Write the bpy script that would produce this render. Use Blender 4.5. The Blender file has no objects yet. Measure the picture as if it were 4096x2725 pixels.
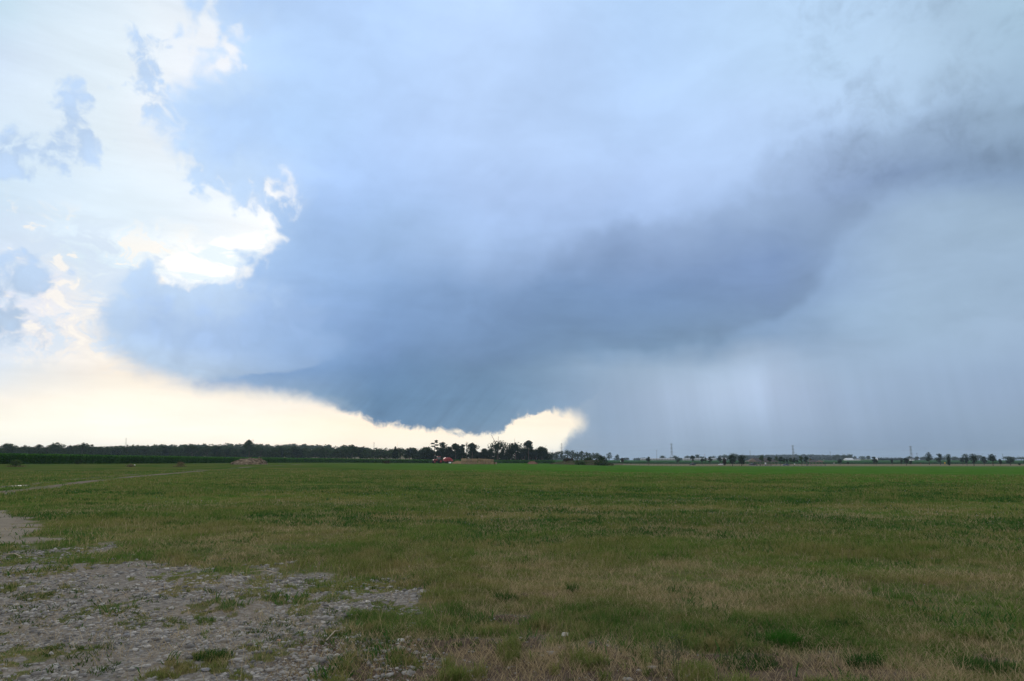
import bpy, math, random
import numpy as np
from mathutils import Vector, Matrix
R = math.radians
sc = bpy.context.scene
col = sc.collection
# ------------------------------------------------------------------ camera
EYE = 1.65; FPX = 4096*24/36.0; HOR = 1840.0
TH = math.atan((HOR-1362.5)/FPX)
cd = bpy.data.cameras.new("camera"); cam = bpy.data.objects.new("camera", cd); col.objects.link(cam)
cd.sensor_width = 36; cd.lens = 24; cd.clip_start = 0.1; cd.clip_end = 30000
cam.location = (0, 0, EYE); cam.rotation_euler = (math.pi/2+TH, 0, 0)
sc.camera = cam
sc.view_settings.view_transform = 'Standard'; sc.view_settings.look = 'None'
sc.view_settings.exposure = 0; sc.view_settings.gamma = 1
sc.cycles.max_bounces = 6; sc.cycles.diffuse_bounces = 2; sc.cycles.transmission_bounces = 4
sc.cycles.volume_bounces = 0; sc.cycles.transparent_max_bounces = 6
SUN_AZ = -17.0; SUN_EL = 17.0
KX = FPX/math.cos(TH); KY = FPX/math.cos(TH)**2      # px per unit x/y and z/y close to the horizon

def s2l(c):
    c = np.asarray(c, float)/255.0
    return np.where(c <= 0.04045, c/12.92, ((c+0.055)/1.055)**2.4)
def sm(a, b, x):
    t = np.clip((x-a)/(b-a), 0, 1); return t*t*(3-2*t)
def sdf_poly(P, X, Y):
    """signed distance, positive inside"""
    P = np.asarray(P, float); d = np.full(X.shape, 1e18); ins = np.zeros(X.shape, bool)
    for i in range(len(P)):
        a = P[i]; b = P[(i+1) % len(P)]; e = b-a
        t = np.clip(((X-a[0])*e[0]+(Y-a[1])*e[1])/(e@e+1e-12), 0, 1)
        d = np.minimum(d, (X-a[0]-t*e[0])**2+(Y-a[1]-t*e[1])**2)
        if a[1] != b[1]:
            c = ((a[1] > Y) != (b[1] > Y)) & (X < (b[0]-a[0])*(Y-a[1])/(b[1]-a[1])+a[0]); ins ^= c
    d = np.sqrt(d); return np.where(ins, d, -d)

# ------------------------------------------------------------------ world: Nishita sky behind a storm cloud deck laid out by azimuth / elevation
world = bpy.data.worlds.new("World"); sc.world = world; world.use_nodes = True
nt = world.node_tree; nt.nodes.clear(); N = nt.nodes.new; L = nt.links.new
def sock(x, inp):
    if hasattr(x, 'is_output'): L(x, inp)
    else: inp.default_value = x
def m_(op, a, b=0.0, c=0.0, clamp=False):
    n = N('ShaderNodeMath'); n.operation = op; n.use_clamp = clamp
    sock(a, n.inputs[0]); sock(b, n.inputs[1]); sock(c, n.inputs[2]); return n.outputs[0]
def mr(x, a, b, c=0.0, d=1.0, ss=False):
    n = N('ShaderNodeMapRange'); n.interpolation_type = 'SMOOTHSTEP' if ss else 'LINEAR'
    sock(x, n.inputs[0])
    for i, v in enumerate((a, b, c, d)): sock(v, n.inputs[i+1])
    return n.outputs[0]
def mixc(f, a, b, blend='MIX'):
    n = N('ShaderNodeMix'); n.data_type = 'RGBA'; n.blend_type = blend
    sock(f, n.inputs[0]); sock(a, n.inputs[6]); sock(b, n.inputs[7]); return n.outputs[2]
def mixf(f, a, b):
    n = N('ShaderNodeMix'); n.data_type = 'FLOAT'
    sock(f, n.inputs[0]); sock(a, n.inputs[2]); sock(b, n.inputs[3]); return n.outputs[0]
def noise(vec, scale, detail=4, rough=.5, dist=0., dim='3D'):
    n = N('ShaderNodeTexNoise'); n.noise_dimensions = dim
    sock(vec, n.inputs['Vector']); n.inputs['Scale'].default_value = scale
    n.inputs['Detail'].default_value = detail; n.inputs['Roughness'].default_value = rough
    n.inputs['Distortion'].default_value = dist; return n.outputs[0]
tc = N('ShaderNodeTexCoord').outputs['Generated']
sx = N('ShaderNodeSeparateXYZ'); L(tc, sx.inputs[0])
az0 = m_('MULTIPLY', m_('ARCTAN2', sx.outputs[0], sx.outputs[1]), 180/math.pi)
el0 = m_('MULTIPLY', m_('ARCSINE', sx.outputs[2]), 180/math.pi)
def vmul(v, s):
    n = N('ShaderNodeVectorMath'); n.operation = 'MULTIPLY'; sock(v, n.inputs[0]); n.inputs[1].default_value = s; return n.outputs[0]
def vadd(v, s):
    n = N('ShaderNodeVectorMath'); n.operation = 'ADD'; sock(v, n.inputs[0]); n.inputs[1].default_value = s; return n.outputs[0]
w1 = m_('SUBTRACT', noise(tc, 9, 3, .5), .5); w2 = m_('SUBTRACT', noise(vadd(tc, (5, 3, 1)), 9, 3, .5), .5)
amp = mr(el0, 0, 8, .5, 4.0)
az = m_('ADD', az0, m_('MULTIPLY', w1, amp)); el = m_('ADD', el0, m_('MULTIPLY', w2, amp))
# colours seen in the photograph, on a pixel grid (x, y) -> sRGB
GX = [0, 512, 1024, 1280, 1536, 2048, 2560, 3072, 3400, 3700, 4096]
GB = {  # cloud deck and rain
-400: [(150,180,215),(160,190,225),(170,198,238),(172,200,240),(174,204,244),(176,206,246),(174,205,244),(176,208,242),(172,205,238),(168,200,230),(155,188,212)],
0:   [(170,200,235),(175,205,240),(170,198,235),(174,202,240),(177,207,247),(182,211,250),(174,207,246),(180,212,246),(180,212,244),(170,200,230),(163,196,220)],
256: [(185,213,248),(188,216,251),(190,218,252),(180,210,249),(178,208,248),(179,208,248),(174,206,247),(181,213,247),(182,214,246),(175,204,231),(151,181,208)],
512: [(185,212,250),(186,215,250),(180,211,250),(176,207,247),(172,201,243),(176,205,246),(174,205,246),(178,207,246),(172,200,236),(156,185,218),(141,170,199)],
700: [(185,212,250),(186,215,250),(190,217,251),(172,202,245),(166,196,240),(172,200,242),(172,200,242),(168,197,238),(142,170,213),(128,156,196),(124,152,185)],
850: [(180,206,240),(180,206,240),(175,204,240),(158,190,236),(158,190,234),(162,192,238),(162,191,236),(152,181,222),(140,168,205),(152,180,208),(152,180,205)],
1024:[(175,200,235),(170,198,236),(160,190,232),(148,180,226),(146,178,224),(142,172,218),(132,162,210),(124,154,202),(146,176,212),(156,184,212),(150,178,206)],
1160:[(172,198,232),(166,194,234),(158,188,232),(142,175,222),(130,164,212),(122,155,202),(116,150,198),(120,150,196),(146,176,210),(156,185,213),(150,178,206)],
1280:[(168,195,230),(162,190,232),(150,182,228),(138,170,218),(122,156,204),(114,148,194),(116,150,194),(122,153,194),(150,180,210),(155,184,212),(152,178,206)],
1390:[(160,190,225),(158,188,228),(140,172,216),(130,164,210),(116,150,198),(112,146,188),(114,146,182),(124,153,188),(148,176,206),(152,180,208),(150,176,205)],
1480:[(150,180,215),(140,172,212),(124,158,204),(120,154,200),(106,143,188),(110,145,182),(146,170,198),(162,184,212),(152,178,206),(150,176,206),(146,172,202)],
1580:[(150,180,215),(140,170,210),(165,186,210),(128,160,196),(100,138,178),(106,142,178),(150,172,202),(164,184,214),(150,174,204),(146,171,200),(144,168,198)],
1690:[(150,180,215),(140,170,210),(120,152,188),(110,146,184),(98,134,172),(108,142,174),(148,170,200),(156,178,208),(146,169,197),(140,164,192),(140,164,190)],
1770:[(150,175,205),(140,165,200),(120,150,185),(110,145,180),(104,136,170),(120,146,176),(146,168,197),(146,169,198),(136,159,187),(130,154,182),(132,156,182)],
1840:[(150,175,205),(140,165,200),(120,150,185),(110,145,180),(120,146,176),(130,155,182),(142,166,194),(140,164,192),(130,154,180),(124,148,174),(126,150,176)],
}
GXA = [0, 200, 400, 600, 800, 1000, 1150, 1400, 1800, 2250, 4096]
GA = {  # brighter sky seen left of and below the storm cloud
-400: [(190,215,240)]*11,
0:   [(200,228,244),(216,236,250),(226,241,253),(234,245,254),(238,246,254),(240,247,255)]+[(240,247,255)]*5,
256: [(214,231,251),(222,238,253),(230,244,254),(238,247,255),(244,248,255),(246,249,255)]+[(246,249,255)]*5,
560: [(218,236,252),(226,241,253),(232,245,254),(238,246,255),(238,246,254),(240,247,255)]+[(240,247,255)]*5,
760: [(205,229,247),(216,235,252),(226,242,254),(230,244,254),(232,244,254),(238,246,254),(246,248,252)]+[(240,247,255)]*4,
930: [(210,226,246),(220,237,252),(224,241,254),(228,243,255),(234,245,255),(244,250,255),(250,252,253)]+[(240,247,255)]*4,
1010:[(222,234,250),(224,238,252),(226,242,254),(248,252,252),(255,255,250),(255,254,246),(255,255,250)]+[(240,247,255)]*4,
1090:[(226,234,250),(240,240,248),(196,228,250),(232,244,252),(236,247,255),(250,252,252),(255,255,250)]+[(240,247,255)]*4,
1200:[(228,234,248),(240,240,246),(238,242,246),(246,246,250)]+[(250,250,250)]*7,
1380:[(225,234,248),(244,241,242),(252,246,238),(250,247,242)]+[(250,247,242)]*7,
1500:[(226,236,246),(236,238,240),(250,240,228),(252,240,226),(250,240,230)]+[(250,240,228)]*6,
1600:[(250,244,234),(253,246,234),(255,249,236),(253,246,232),(246,240,228),(240,236,228),(238,234,228),(240,234,226),(250,236,220),(253,240,220),(253,240,220)],
1690:[(253,251,238),(255,253,240),(255,254,242),(255,252,240),(252,248,238),(252,247,236),(252,244,230),(253,240,222),(254,240,218),(255,244,224),(250,236,218)],
1760:[(255,254,243),(255,255,246),(255,255,246),(255,254,243),(254,250,240),(254,249,238),(255,248,234),(255,247,230),(255,248,230),(255,252,236),(250,240,222)],
1840:[(254,250,238)]*11,
}
def field(G, GXs, X, Y):
    ys = sorted(G); out = np.zeros(X.shape+(3,))
    T = np.array([[s2l(c) for c in G[y]] for y in ys])
    tmp = np.zeros((len(ys),)+X.shape+(3,))
    for j in range(len(ys)):
        for k in range(3): tmp[j, ..., k] = np.interp(X, GXs, T[j, :, k])
    yi = np.clip(np.interp(Y, ys, range(len(ys))), 0, len(ys)-1.0001); j = yi.astype(int); f = (yi-j)[..., None]
    I = np.indices(X.shape)
    return tmp[(j,)+tuple(I)]*(1-f)+tmp[(j+1,)+tuple(I)]*f
STORM = [(740,-900),(760,0),(900,95),(990,165),(1004,225),(940,232),(860,255),(760,290),(690,340),(640,430),(640,520),
 (700,610),(760,700),(840,760),(905,790),(960,772),(1030,752),(1085,748),(1105,780),(1085,840),(1065,895),(1045,960),(985,1060),(900,1120),
 (760,1130),(640,1090),(600,1040),(520,1060),(485,1110),(480,1180),(400,1190),(365,1250),(390,1330),(450,1420),(560,1485),(700,1520),(800,1552),
 (1000,1560),(1150,1585),(1300,1625),(1410,1660),(1480,1700),(1560,1718),(1740,1724),(1860,1728),(1930,1738),(2010,1735),(2055,1698),
 (2110,1672),(2240,1652),(2318,1658),(2322,1700),(2275,1750),(2215,1805),(2170,1860),(2100,2300),(9000,2300),(9000,-900)]
PUFFS = [[(480,125),(580,125),(640,200),(660,330),(720,480),(690,560),(620,480),(560,380),(510,260)],
 [(-900,640),(-60,600),(60,500),(150,500),(230,400),(340,370),(430,470),(440,560),(380,640),(240,680),(60,720),(-900,780)],
 [(-900,1100),(-60,1060),(60,1030),(140,1040),(220,1130),(190,1180),(120,1170),(110,1260),(190,1330),(140,1385),(-60,1395),(-900,1395)],
 [(1180,740),(1080,780),(1000,900),(960,860),(1000,760),(900,650),(960,690),(1080,720)]]
DARKM = [[(2900,780),(3300,740),(3420,790),(3330,980),(3000,930)], [(2000,1060),(2300,960),(2800,860),(3100,830),(3250,1000),(3270,1150),(3190,1260),(3050,1340),(2800,1385),(2500,1390),(2350,1420),(2200,1480),(1900,1560),(1400,1572),(1000,1560),(780,1550),(960,1510),(1500,1480),(1900,1300)],
 [(3000,600),(3300,560),(3700,480),(4096,380),(4900,250),(4900,560),(4200,600),(4096,615),(3960,670),(3850,725),(3600,745),(3350,790),(3100,790)],
 [(3560,-200),(3580,10),(3700,22),(3860,45),(3850,-200)]]
def pix(azs, els):
    AA, EE = np.meshgrid(np.radians(azs), np.radians(els))
    dx, dy, dz = np.sin(AA)*np.cos(EE), np.cos(AA)*np.cos(EE), np.sin(EE)
    fz = dy*math.cos(TH)+dz*math.sin(TH); uy = -dy*math.sin(TH)+dz*math.cos(TH)
    return 2048+FPX*dx/fz, 1362.5-FPX*uy/fz
def ramp(azs, C, al, tin):
    n = N('ShaderNodeValToRGB'); r = n.color_ramp; r.interpolation = 'LINEAR'; p = (azs-azs[0])/(azs[-1]-azs[0])
    while len(r.elements) < len(azs): r.elements.new(.5)
    r.elements.foreach_set('position', [float(v) for v in p])
    r.elements.foreach_set('color', [float(v) for k in range(len(azs)) for v in (*C[k], al[k])])
    L(tin, n.inputs[0]); return n.outputs
def enc(v, w=300.): return np.clip(.5+v/(2*w), 0, 1)
DARK = [(900,-900),(960,0),(1010,150),(1080,450),(1180,690),(1190,770),(1130,840),(1080,890),(1055,960),(1000,1040),(1010,1110),(1130,1180),(1250,1280),(1330,1400),(1200,1465),(1000,1480),(860,1500),(740,1550),
 (960,1568),(1100,1575),(1300,1588),(1400,1612),(1440,1655),(1485,1695),(1555,1720),(1740,1722),(1860,1728),(1930,1738),(2012,1737),(2025,1718),(2060,1696),(2065,1675),(2120,1655),(2250,1635),(2340,1610),(2500,1500),(9000,1500),(9000,-900)]
WEDGE = [(520,1052),(700,1000),(860,948),(1010,915),(1060,850),(1090,850),(1080,930),(1010,1040),(985,1080),(900,1125),(760,1130),(620,1050)]
HOLE = [(345,1050),(560,1052),(500,1100),(485,1180),(420,1200),(350,1150)]
AZS = np.concatenate([np.arange(-46, -2, 2.2), np.linspace(-2, 50, 12)])[:32]
ELS = np.concatenate([np.arange(0, 6.1, 1.0), np.arange(7.5, 24, 1.65), [26, 29, 32.5, 36.5]])
PX, PY = pix(AZS, ELS)
CB = field(GB, GX, PX, PY); CA = field(GA, GXA, PX, PY); SD = np.max([sdf_poly(p, PX, PY) for p in DARKM], 0)
CB = CB*(1+.065*sm(-60, 60, SD)[..., None])*(1+(np.array([1.01, 1.0, .96])-1)*(sm(750, 1000, PY)*sm(3300, 2900, PX))[..., None])*(1+(np.array([.985, .978, .975])-1)*sm(2900, 3500, PX)[..., None]*sm(300, 700, PY)[..., None])
tA = mr(az, float(AZS[0]), float(AZS[-1])); rowB = rowA = sD = None
for i, e in enumerate(ELS):
    oB = ramp(AZS, CB[i], enc(SD[i]), tA); oA = ramp(AZS, CA[i], enc(SD[i]), tA)
    if i == 0: rowB, sD = oB; rowA = oA[0]
    else:
        f = mr(el, float(ELS[i-1]), float(e)); rowB = mixc(f, rowB, oB[0]); sD = mixf(f, sD, oB[1]); rowA = mixc(f, rowA, oA[0])
azf = m_('ADD', az0, m_('MULTIPLY', w1, mr(el0, 0, 8, .3, 2.0))); elf = m_('ADD', el0, m_('MULTIPLY', w2, mr(el0, 0, 8, .3, 2.0)))
E2 = np.concatenate([np.arange(0, 5, .42), np.arange(5.0, 9, .5), np.arange(9.2, 23, .95), [24.5, 26.2, 28, 30, 32.5, 35.5, 39]])
AZ1 = np.linspace(-46, -18, 32); AZ2 = np.linspace(-18, 9, 32); P1x, P1y = pix(AZ1, E2); P2x, P2y = pix(AZ2, E2)
t1 = mr(azf, -46, -18); t2 = mr(azf, -18, 9); seg = m_('GREATER_THAN', azf, -18.0); rS1 = rS2 = None
def smap(X, Y): return enc(sdf_poly(STORM, X, Y)), enc(np.max([sdf_poly(p, X, Y) for p in PUFFS], 0)), enc(sdf_poly(DARK, X, Y)), enc(np.where(sdf_poly(WEDGE, X, Y) > sdf_poly(HOLE, X, Y), sdf_poly(WEDGE, X, Y), -300))
a1, b1, c1, d1 = smap(P1x, P1y); a2, b2, c2, d2 = smap(P2x, P2y)
for i, e in enumerate(E2):
    o1 = ramp(AZ1, np.stack([a1[i], b1[i], c1[i]], -1), d1[i], t1); o2 = ramp(AZ2, np.stack([a2[i], b2[i], c2[i]], -1), d2[i], t2)
    if i == 0: rS1, rS2 = o1[0], o2[0]; wS1, wS2 = o1[1], o2[1]
    else: f = mr(elf, float(E2[i-1]), float(e)); rS1 = mixc(f, rS1, o1[0]); rS2 = mixc(f, rS2, o2[0]); wS1 = mixf(f, wS1, o1[1]); wS2 = mixf(f, wS2, o2[1])
ssep = N('ShaderNodeSeparateColor'); L(mixc(seg, rS1, rS2), ssep.inputs[0]); sB, sA = ssep.outputs[0], ssep.outputs[1]
sK = ssep.outputs[2]; sW = mixf(seg, wS1, wS2)
def voro(vec, scale, smooth=.6):
    n = N('ShaderNodeTexVoronoi'); n.feature = 'SMOOTH_F1'; n.inputs['Scale'].default_value = scale; n.inputs['Smoothness'].default_value = smooth; sock(vec, n.inputs['Vector']); return n.outputs['Distance']
def vscale(c, s):
    n = N('ShaderNodeVectorMath'); n.operation = 'SCALE'; sock(c, n.inputs[0]); sock(s, n.inputs['Scale']); return n.outputs[0]
nw = N('ShaderNodeTexNoise'); L(tc, nw.inputs['Vector']); nw.inputs['Scale'].default_value = 20; nw.inputs['Detail'].default_value = 3
wv = N('ShaderNodeVectorMath'); wv.operation = 'MULTIPLY_ADD'; L(nw.outputs['Color'], wv.inputs[0]); wv.inputs[1].default_value = (.05, .05, .05); L(tc, wv.inputs[2]); tw = wv.outputs[0]
en = m_('SUBTRACT', noise(tw, 48, 8, .60, .2), .5)
en2 = m_('SUBTRACT', noise(vadd(tc, (2, 7, 4)), 15, 8, .62, .5), .5)
bil = m_('SUBTRACT', .42, m_('ADD', m_('MULTIPLY', voro(tw, 24), .65), m_('MULTIPLY', voro(vadd(tw, (1, 2, 3)), 58), .35)))
top = mr(el0, 7.5, 12, 0, 1, True); left = mr(az0, 8, 2, 0, 1, True)
# outline of the whole cloud deck
dis = m_('ADD', m_('MULTIPLY', bil, mixf(top, .04, .42)), m_('MULTIPLY', m_('ADD', m_('MULTIPLY', en, .8), en2), mixf(top, mr(az0, -15, -11, .07, .20), .24)))
sBn = m_('ADD', sB, m_('MULTIPLY', dis, mr(left, 0, 1, .15, 1)))
sbx = m_('MULTIPLY', mr(el0, 11, 8.5, 0, 1, True), mr(az0, -12, -20, 0, 1, True))          # the soft lower left flank
sbx2 = m_('MULTIPLY', mr(el0, 18, 20.5, 0, 1, True), mr(az0, -26.5, -28.5, 0, 1, True))
soft = m_('ADD', m_('MULTIPLY', sbx2, .07), m_('ADD', m_('ADD', mr(left, 1, 0, .014, .065), m_('MULTIPLY', sbx, .055)), m_('MULTIPLY', mr(el0, 4, 7, .15, 1), mr(noise(vadd(tc, (9, 1, 3)), 6, 3), .37, .56, .0, .11))))
MB_ = mr(sBn, m_('SUBTRACT', .5, soft), m_('ADD', .5, soft), 0, 1, True)
MA_ = m_('MULTIPLY', mr(m_('ADD', sA, m_('ADD', m_('MULTIPLY', bil, .45), m_('MULTIPLY', m_('ADD', en, en2), .45))), .44, .60, 0, 1, True), .95)
# darker core, tongue and lowering in front of the pale flank
sKn = m_('ADD', sK, m_('MULTIPLY', dis, .8)); lowK = mr(el0, 9.5, 7.5, 0, 1, True)
softK = mixf(lowK, mr(noise(vadd(tc, (4, 1, 3)), 7, 3), .4, .6, .10, .20), mr(noise(vadd(tc, (4, 5, 3)), 12, 3), .4, .6, .012, .04))
MK = m_('MAXIMUM', mr(sKn, m_('SUBTRACT', .5, softK), m_('ADD', .5, softK), 0, 1, True), mr(az0, 5.5, 8, 0, 1, True))
# cloud body texture: broad billows, folds and soft horizontal bands
bt = noise(vmul(tc, (1, 1, 2.2)), 4.5, 6, .55, .6)
bt2 = noise(vmul(tc, (1, 1, 1.5)), 13, 7, .6, .5)
fold = noise(vadd(vmul(tc, (1, 1, 3.0)), (7, 2, 1)), 9, 5, .55, 1.2)
tex = m_('ADD', m_('ADD', mr(bt, .3, .7, .95, 1.05), mr(bt2, .3, .7, -.032, .032)), m_('MULTIPLY', mr(fold, .35, .65, -.03, .03), mr(el0, 22, 14, .4, 1)))
cum = m_('MULTIPLY', m_('MULTIPLY', mr(az0, 20, 27, 0, 1, True), mr(el0, 17, 22, 0, 1, True)), mr(m_('ADD', m_('ADD', en2, m_('MULTIPLY', en, .7)), m_('MULTIPLY', bil, .3)), -.14, .36, 0, 1, True))
cx = N('ShaderNodeCombineXYZ'); L(m_('ADD', az0, m_('MULTIPLY', el0, .12)), cx.inputs[0]); L(m_('MULTIPLY', el0, .03), cx.inputs[1])
rn = noise(cx.outputs[0], .42, 4, .55)
rmask = m_('MULTIPLY', mr(az0, 5, 9, 0, 1, True), mr(el0, 9, 5, 0, 1, True))
tex = m_('ADD', mixf(m_('MULTIPLY', rmask, .8), tex, 1.0), m_('MULTIPLY', m_('MULTIPLY', m_('SUBTRACT', rn, .5), rmask), .26))
bigb = m_('SUBTRACT', .5, voro(vadd(vmul(tw, (1, 1, 1.7)), (3, 4, 1)), 6.5, .9))
tex = m_('ADD', tex, m_('MULTIPLY', m_('MULTIPLY', bigb, .16), m_('MULTIPLY', m_('SUBTRACT', 1.0, rmask), mr(az0, 26, 18, 0, 1, True))))
shaft = m_('MULTIPLY', m_('MULTIPLY', mr(az0, 21.4, 19.8, 0, 1, True), mr(az0, 9, 17.5, 0, 1, True)), m_('MULTIPLY', mr(el0, 8.8, 6.6, 0, 1, True), mr(el0, .5, 5, 0, 1, True)))
tex = m_('MULTIPLY', tex, m_('ADD', 1.0, m_('MULTIPLY', shaft, .17))); tex = m_('MULTIPLY', tex, mr(cum, 0, 1, 1.04, .86))
dlo = m_('MULTIPLY', mr(el0, 15, 11, 0, 1, True), mr(az0, 5, 11, 0, 1, True))
dm = mr(m_('ADD', sD, m_('MULTIPLY', m_('ADD', en2, m_('MULTIPLY', bil, .3)), mixf(dlo, .15, .06))), mixf(dlo, m_('SUBTRACT', .42, mr(az0, 8, 2, 0, .10)), .45), mixf(dlo, m_('ADD', .57, mr(az0, 8, 2, 0, .14)), .54), 0, 1, True)
tcz = N('ShaderNodeVectorMath'); tcz.operation = 'MULTIPLY_ADD'; L(sx.outputs[2], tcz.inputs[0]); tcz.inputs[1].default_value = (-.9, 0, 0); L(tc, tcz.inputs[2])
str2 = noise(vmul(tcz.outputs[0], (6, 1, 1.2)), 7, 6, .6, .6)
tex = m_('MULTIPLY', tex, m_('ADD', 1.0, m_('MULTIPLY', m_('SUBTRACT', str2, .5), m_('MULTIPLY', mr(az0, 4, -1, 0, .42, True), mr(el0, 7, 4, .12, 1, True)))))
core = vscale(rowB, m_('MULTIPLY', tex, mr(dm, 0, 1, 1.03, .85)))
lump = mr(m_('ADD', bil, m_('MULTIPLY', en2, .6)), -.12, .16, .93, 1.05)
pale = vscale(mixc(mr(el0, 5.0, 8.5), (.56, .64, .70, 1), mixc(mr(sBn, .55, .85, 0, 1, True), (.60, .76, .97, 1), (.44, .60, .88, 1))), lump)
pale = mixc(m_('MULTIPLY', mr(el0, 4, 8, .45, .72), mr(az0, -16.5, -26, .35, 1, True)), core, pale); pale = mixc(mr(el0, 17, 24, 0, .35), pale, core)
streak = noise(vadd(vmul(tc, (2.2, 1, 7)), (1, 5, 2)), 9, 5, .6, .8)
pale = vscale(pale, m_('ADD', 1.0, m_('MULTIPLY', m_('SUBTRACT', streak, .5), mr(el0, 9, 6, .04, .22))))
cloudB = mixc(MK, pale, core)
bw = N('ShaderNodeRGBToBW'); L(cloudB, bw.inputs[0]); cloudB = mixc(mr(az0, -20, -5, .0, .10), cloudB, vscale((1.0, 1.0, 1.0), bw.outputs[0]))
texA = m_('ADD', mr(bt, .3, .7, .975, 1.025), mr(bt2, .3, .7, -.012, .012))
mot = noise(vadd(vmul(tc, (1.0, 1.0, 1.6)), (3, 3, 3)), 22, 7, .62, .7)
bgA = vscale(rowA, m_('MULTIPLY', texA, m_('MULTIPLY', mr(el0, 0, 6, 1.13, 1.0), mr(noise(vadd(vmul(tc, (1.5, 1.5, 9)), (4, 2, 2)), 4, 6, .6, .4), .35, .65, .955, 1.03))))
zone_l = m_('MULTIPLY', m_('MULTIPLY', mr(az0, -23, -28, 0, 1, True), mr(el0, 18.5, 15, 0, 1, True)), mr(el0, 5.5, 8.5, 0, 1, True))
bgA = mixc(m_('MULTIPLY', zone_l, mr(mot, .48, .58, 0, .8, True)), bgA, (.66, .78, .93, 1)); bgA = mixc(m_('MULTIPLY', zone_l, mr(mot, .47, .40, 0, .8, True)), bgA, (1.0, .95, .88, 1))
wsum = m_('ADD', sW, m_('MULTIPLY', m_('ADD', en, en2), .10)); MW = mr(wsum, .485, .53, 0, 1, True)
wcol = mixc(mr(noise(vadd(vmul(tc, (1, 1, 3)), (2, 2, 6)), 16, 6, .6, .5), .46, .60, 0, 1, True), (1.08, 1.06, 1.0, 1), (.80, .92, 1.0, 1))
bgA = mixc(MW, bgA, wcol)
cloudA = mixc(MA_, bgA, vscale(mixc(mr(el0, 9, 16), (.45, .60, .81, 1), (.52, .69, .94, 1)), lump))
sky = N('ShaderNodeTexSky'); sky.sky_type = 'NISHITA'; sky.sun_disc = False
sky.sun_elevation = R(SUN_EL); sky.sun_rotation = R(SUN_AZ)
BGS = 0.1
clouds = mixc(MB_, cloudA, cloudB)
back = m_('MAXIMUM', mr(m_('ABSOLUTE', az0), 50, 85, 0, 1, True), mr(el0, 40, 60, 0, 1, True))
over = vscale(mixc(mr(el0, 0, 60), (.80, .78, .76, 1), (.66, .68, .72, 1)), mr(bt, .3, .7, .85, 1.15))  # unseen sky behind and overhead, made brighter and neutral to lift the ground light
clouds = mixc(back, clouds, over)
thin = m_('MULTIPLY', m_('SUBTRACT', 1.0, MB_), .04)   # the blue sky shows faintly through the thin bright part
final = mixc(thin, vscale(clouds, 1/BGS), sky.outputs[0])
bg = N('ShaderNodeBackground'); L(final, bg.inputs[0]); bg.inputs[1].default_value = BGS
wo = N('ShaderNodeOutputWorld'); L(bg.outputs[0], wo.inputs[0])
world.cycles.sampling_method = 'MANUAL'; world.cycles.sample_map_resolution = 512
# sun, veiled by the cloud
sd = bpy.data.lights.new("sun", 'SUN'); sd.energy = 1.5; sd.angle = R(20); sd.color = (1, .88, .70)
so = bpy.data.objects.new("sun", sd); col.objects.link(so)
so.rotation_euler = Vector((math.sin(R(SUN_AZ))*math.cos(R(SUN_EL)), math.cos(R(SUN_AZ))*math.cos(R(SUN_EL)), math.sin(R(SUN_EL)))).to_track_quat('Z', 'Y').to_euler()

# ------------------------------------------------------------------ terrain
rng = np.random.default_rng(7)
_T = rng.random((64, 256, 256)).astype(np.float32)
def vn(x, y, s=0):
    xi = np.floor(x).astype(int); yi = np.floor(y).astype(int); fx = x-xi; fy = y-yi
    fx = fx*fx*(3-2*fx); fy = fy*fy*(3-2*fy); T = _T[s % 64]
    a = T[yi & 255, xi & 255]; b = T[yi & 255, (xi+1) & 255]; c = T[(yi+1) & 255, xi & 255]; d = T[(yi+1) & 255, (xi+1) & 255]
    return (a*(1-fx)+b*fx)*(1-fy)+(c*(1-fx)+d*fx)*fy
def fbm(x, y, s=0, o=4):
    r = 0; a = .5; t = 0
    for i in range(o):
        r = r+a*vn(x*2**i+13.7*i, y*2**i+5.1*i, s+i); t += a; a *= .55
    return r/t
TD = [0, 40, 60, 100, 168, 250, 350, 450, 600, 800, 1100, 1500, 2500, 9000]
TL = [0, 0, .05, .25, .65, .38, .2, .05, 0, 0, 0, 0, 0, 0]
TC = [0, 0, 0, 0, -.04, -.08, -.1, -.5, -1.8, -2.4, -2.0, -1.0, -.5, -.5]
TR = [0, 0, -.05, -.35, -.75, -1.2, -1.8, -2.35, -2.8, -2.95, -2.3, -1.0, -.5, -.5]
def terrain(x, y):
    x = np.asarray(x, float); y = np.asarray(y, float)
    r = np.hypot(x, y)+1e-9; a = np.clip(np.abs(np.arctan2(x, y)), 0, R(46))
    D = r*np.cos(a); u = np.sign(x)*np.tan(a)
    l = np.interp(D, TD, TL); c = np.interp(D, TD, TC); rr = np.interp(D, TD, TR)
    wl = sm(-.10, -.36, u); wr = sm(0, .26, u)
    z = l*wl+rr*wr+c*(1-wl-wr)
    z = z+17*np.exp(-((x+430)/330)**2-((y-1250)/330)**2)          # wooded rise behind the cornfield
    z = z+10*np.exp(-((x-1232)/420)**2-((y-3100)/500)**2)         # far blue rise on the right
    return z
def pos(px, D, dz=0.0):
    x = (px-2048)/KX*D; return Vector((x, D, float(terrain(x, D))+dz))
_DD = np.geomspace(3.5, 4000, 6000)
def at(px, py):
    f = FPX*math.cos(TH)-(1362.5-py)*math.sin(TH); up = FPX*math.sin(TH)+(1362.5-py)*math.cos(TH)
    x = (px-2048)/f*_DD; z = EYE+up/f*_DD; t = terrain(x, _DD); k = np.argmax(z < t)
    if not (z < t).any(): k = -1
    return Vector((x[k], _DD[k], t[k]))
def hpx(n, D): return n*D/KY

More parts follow.
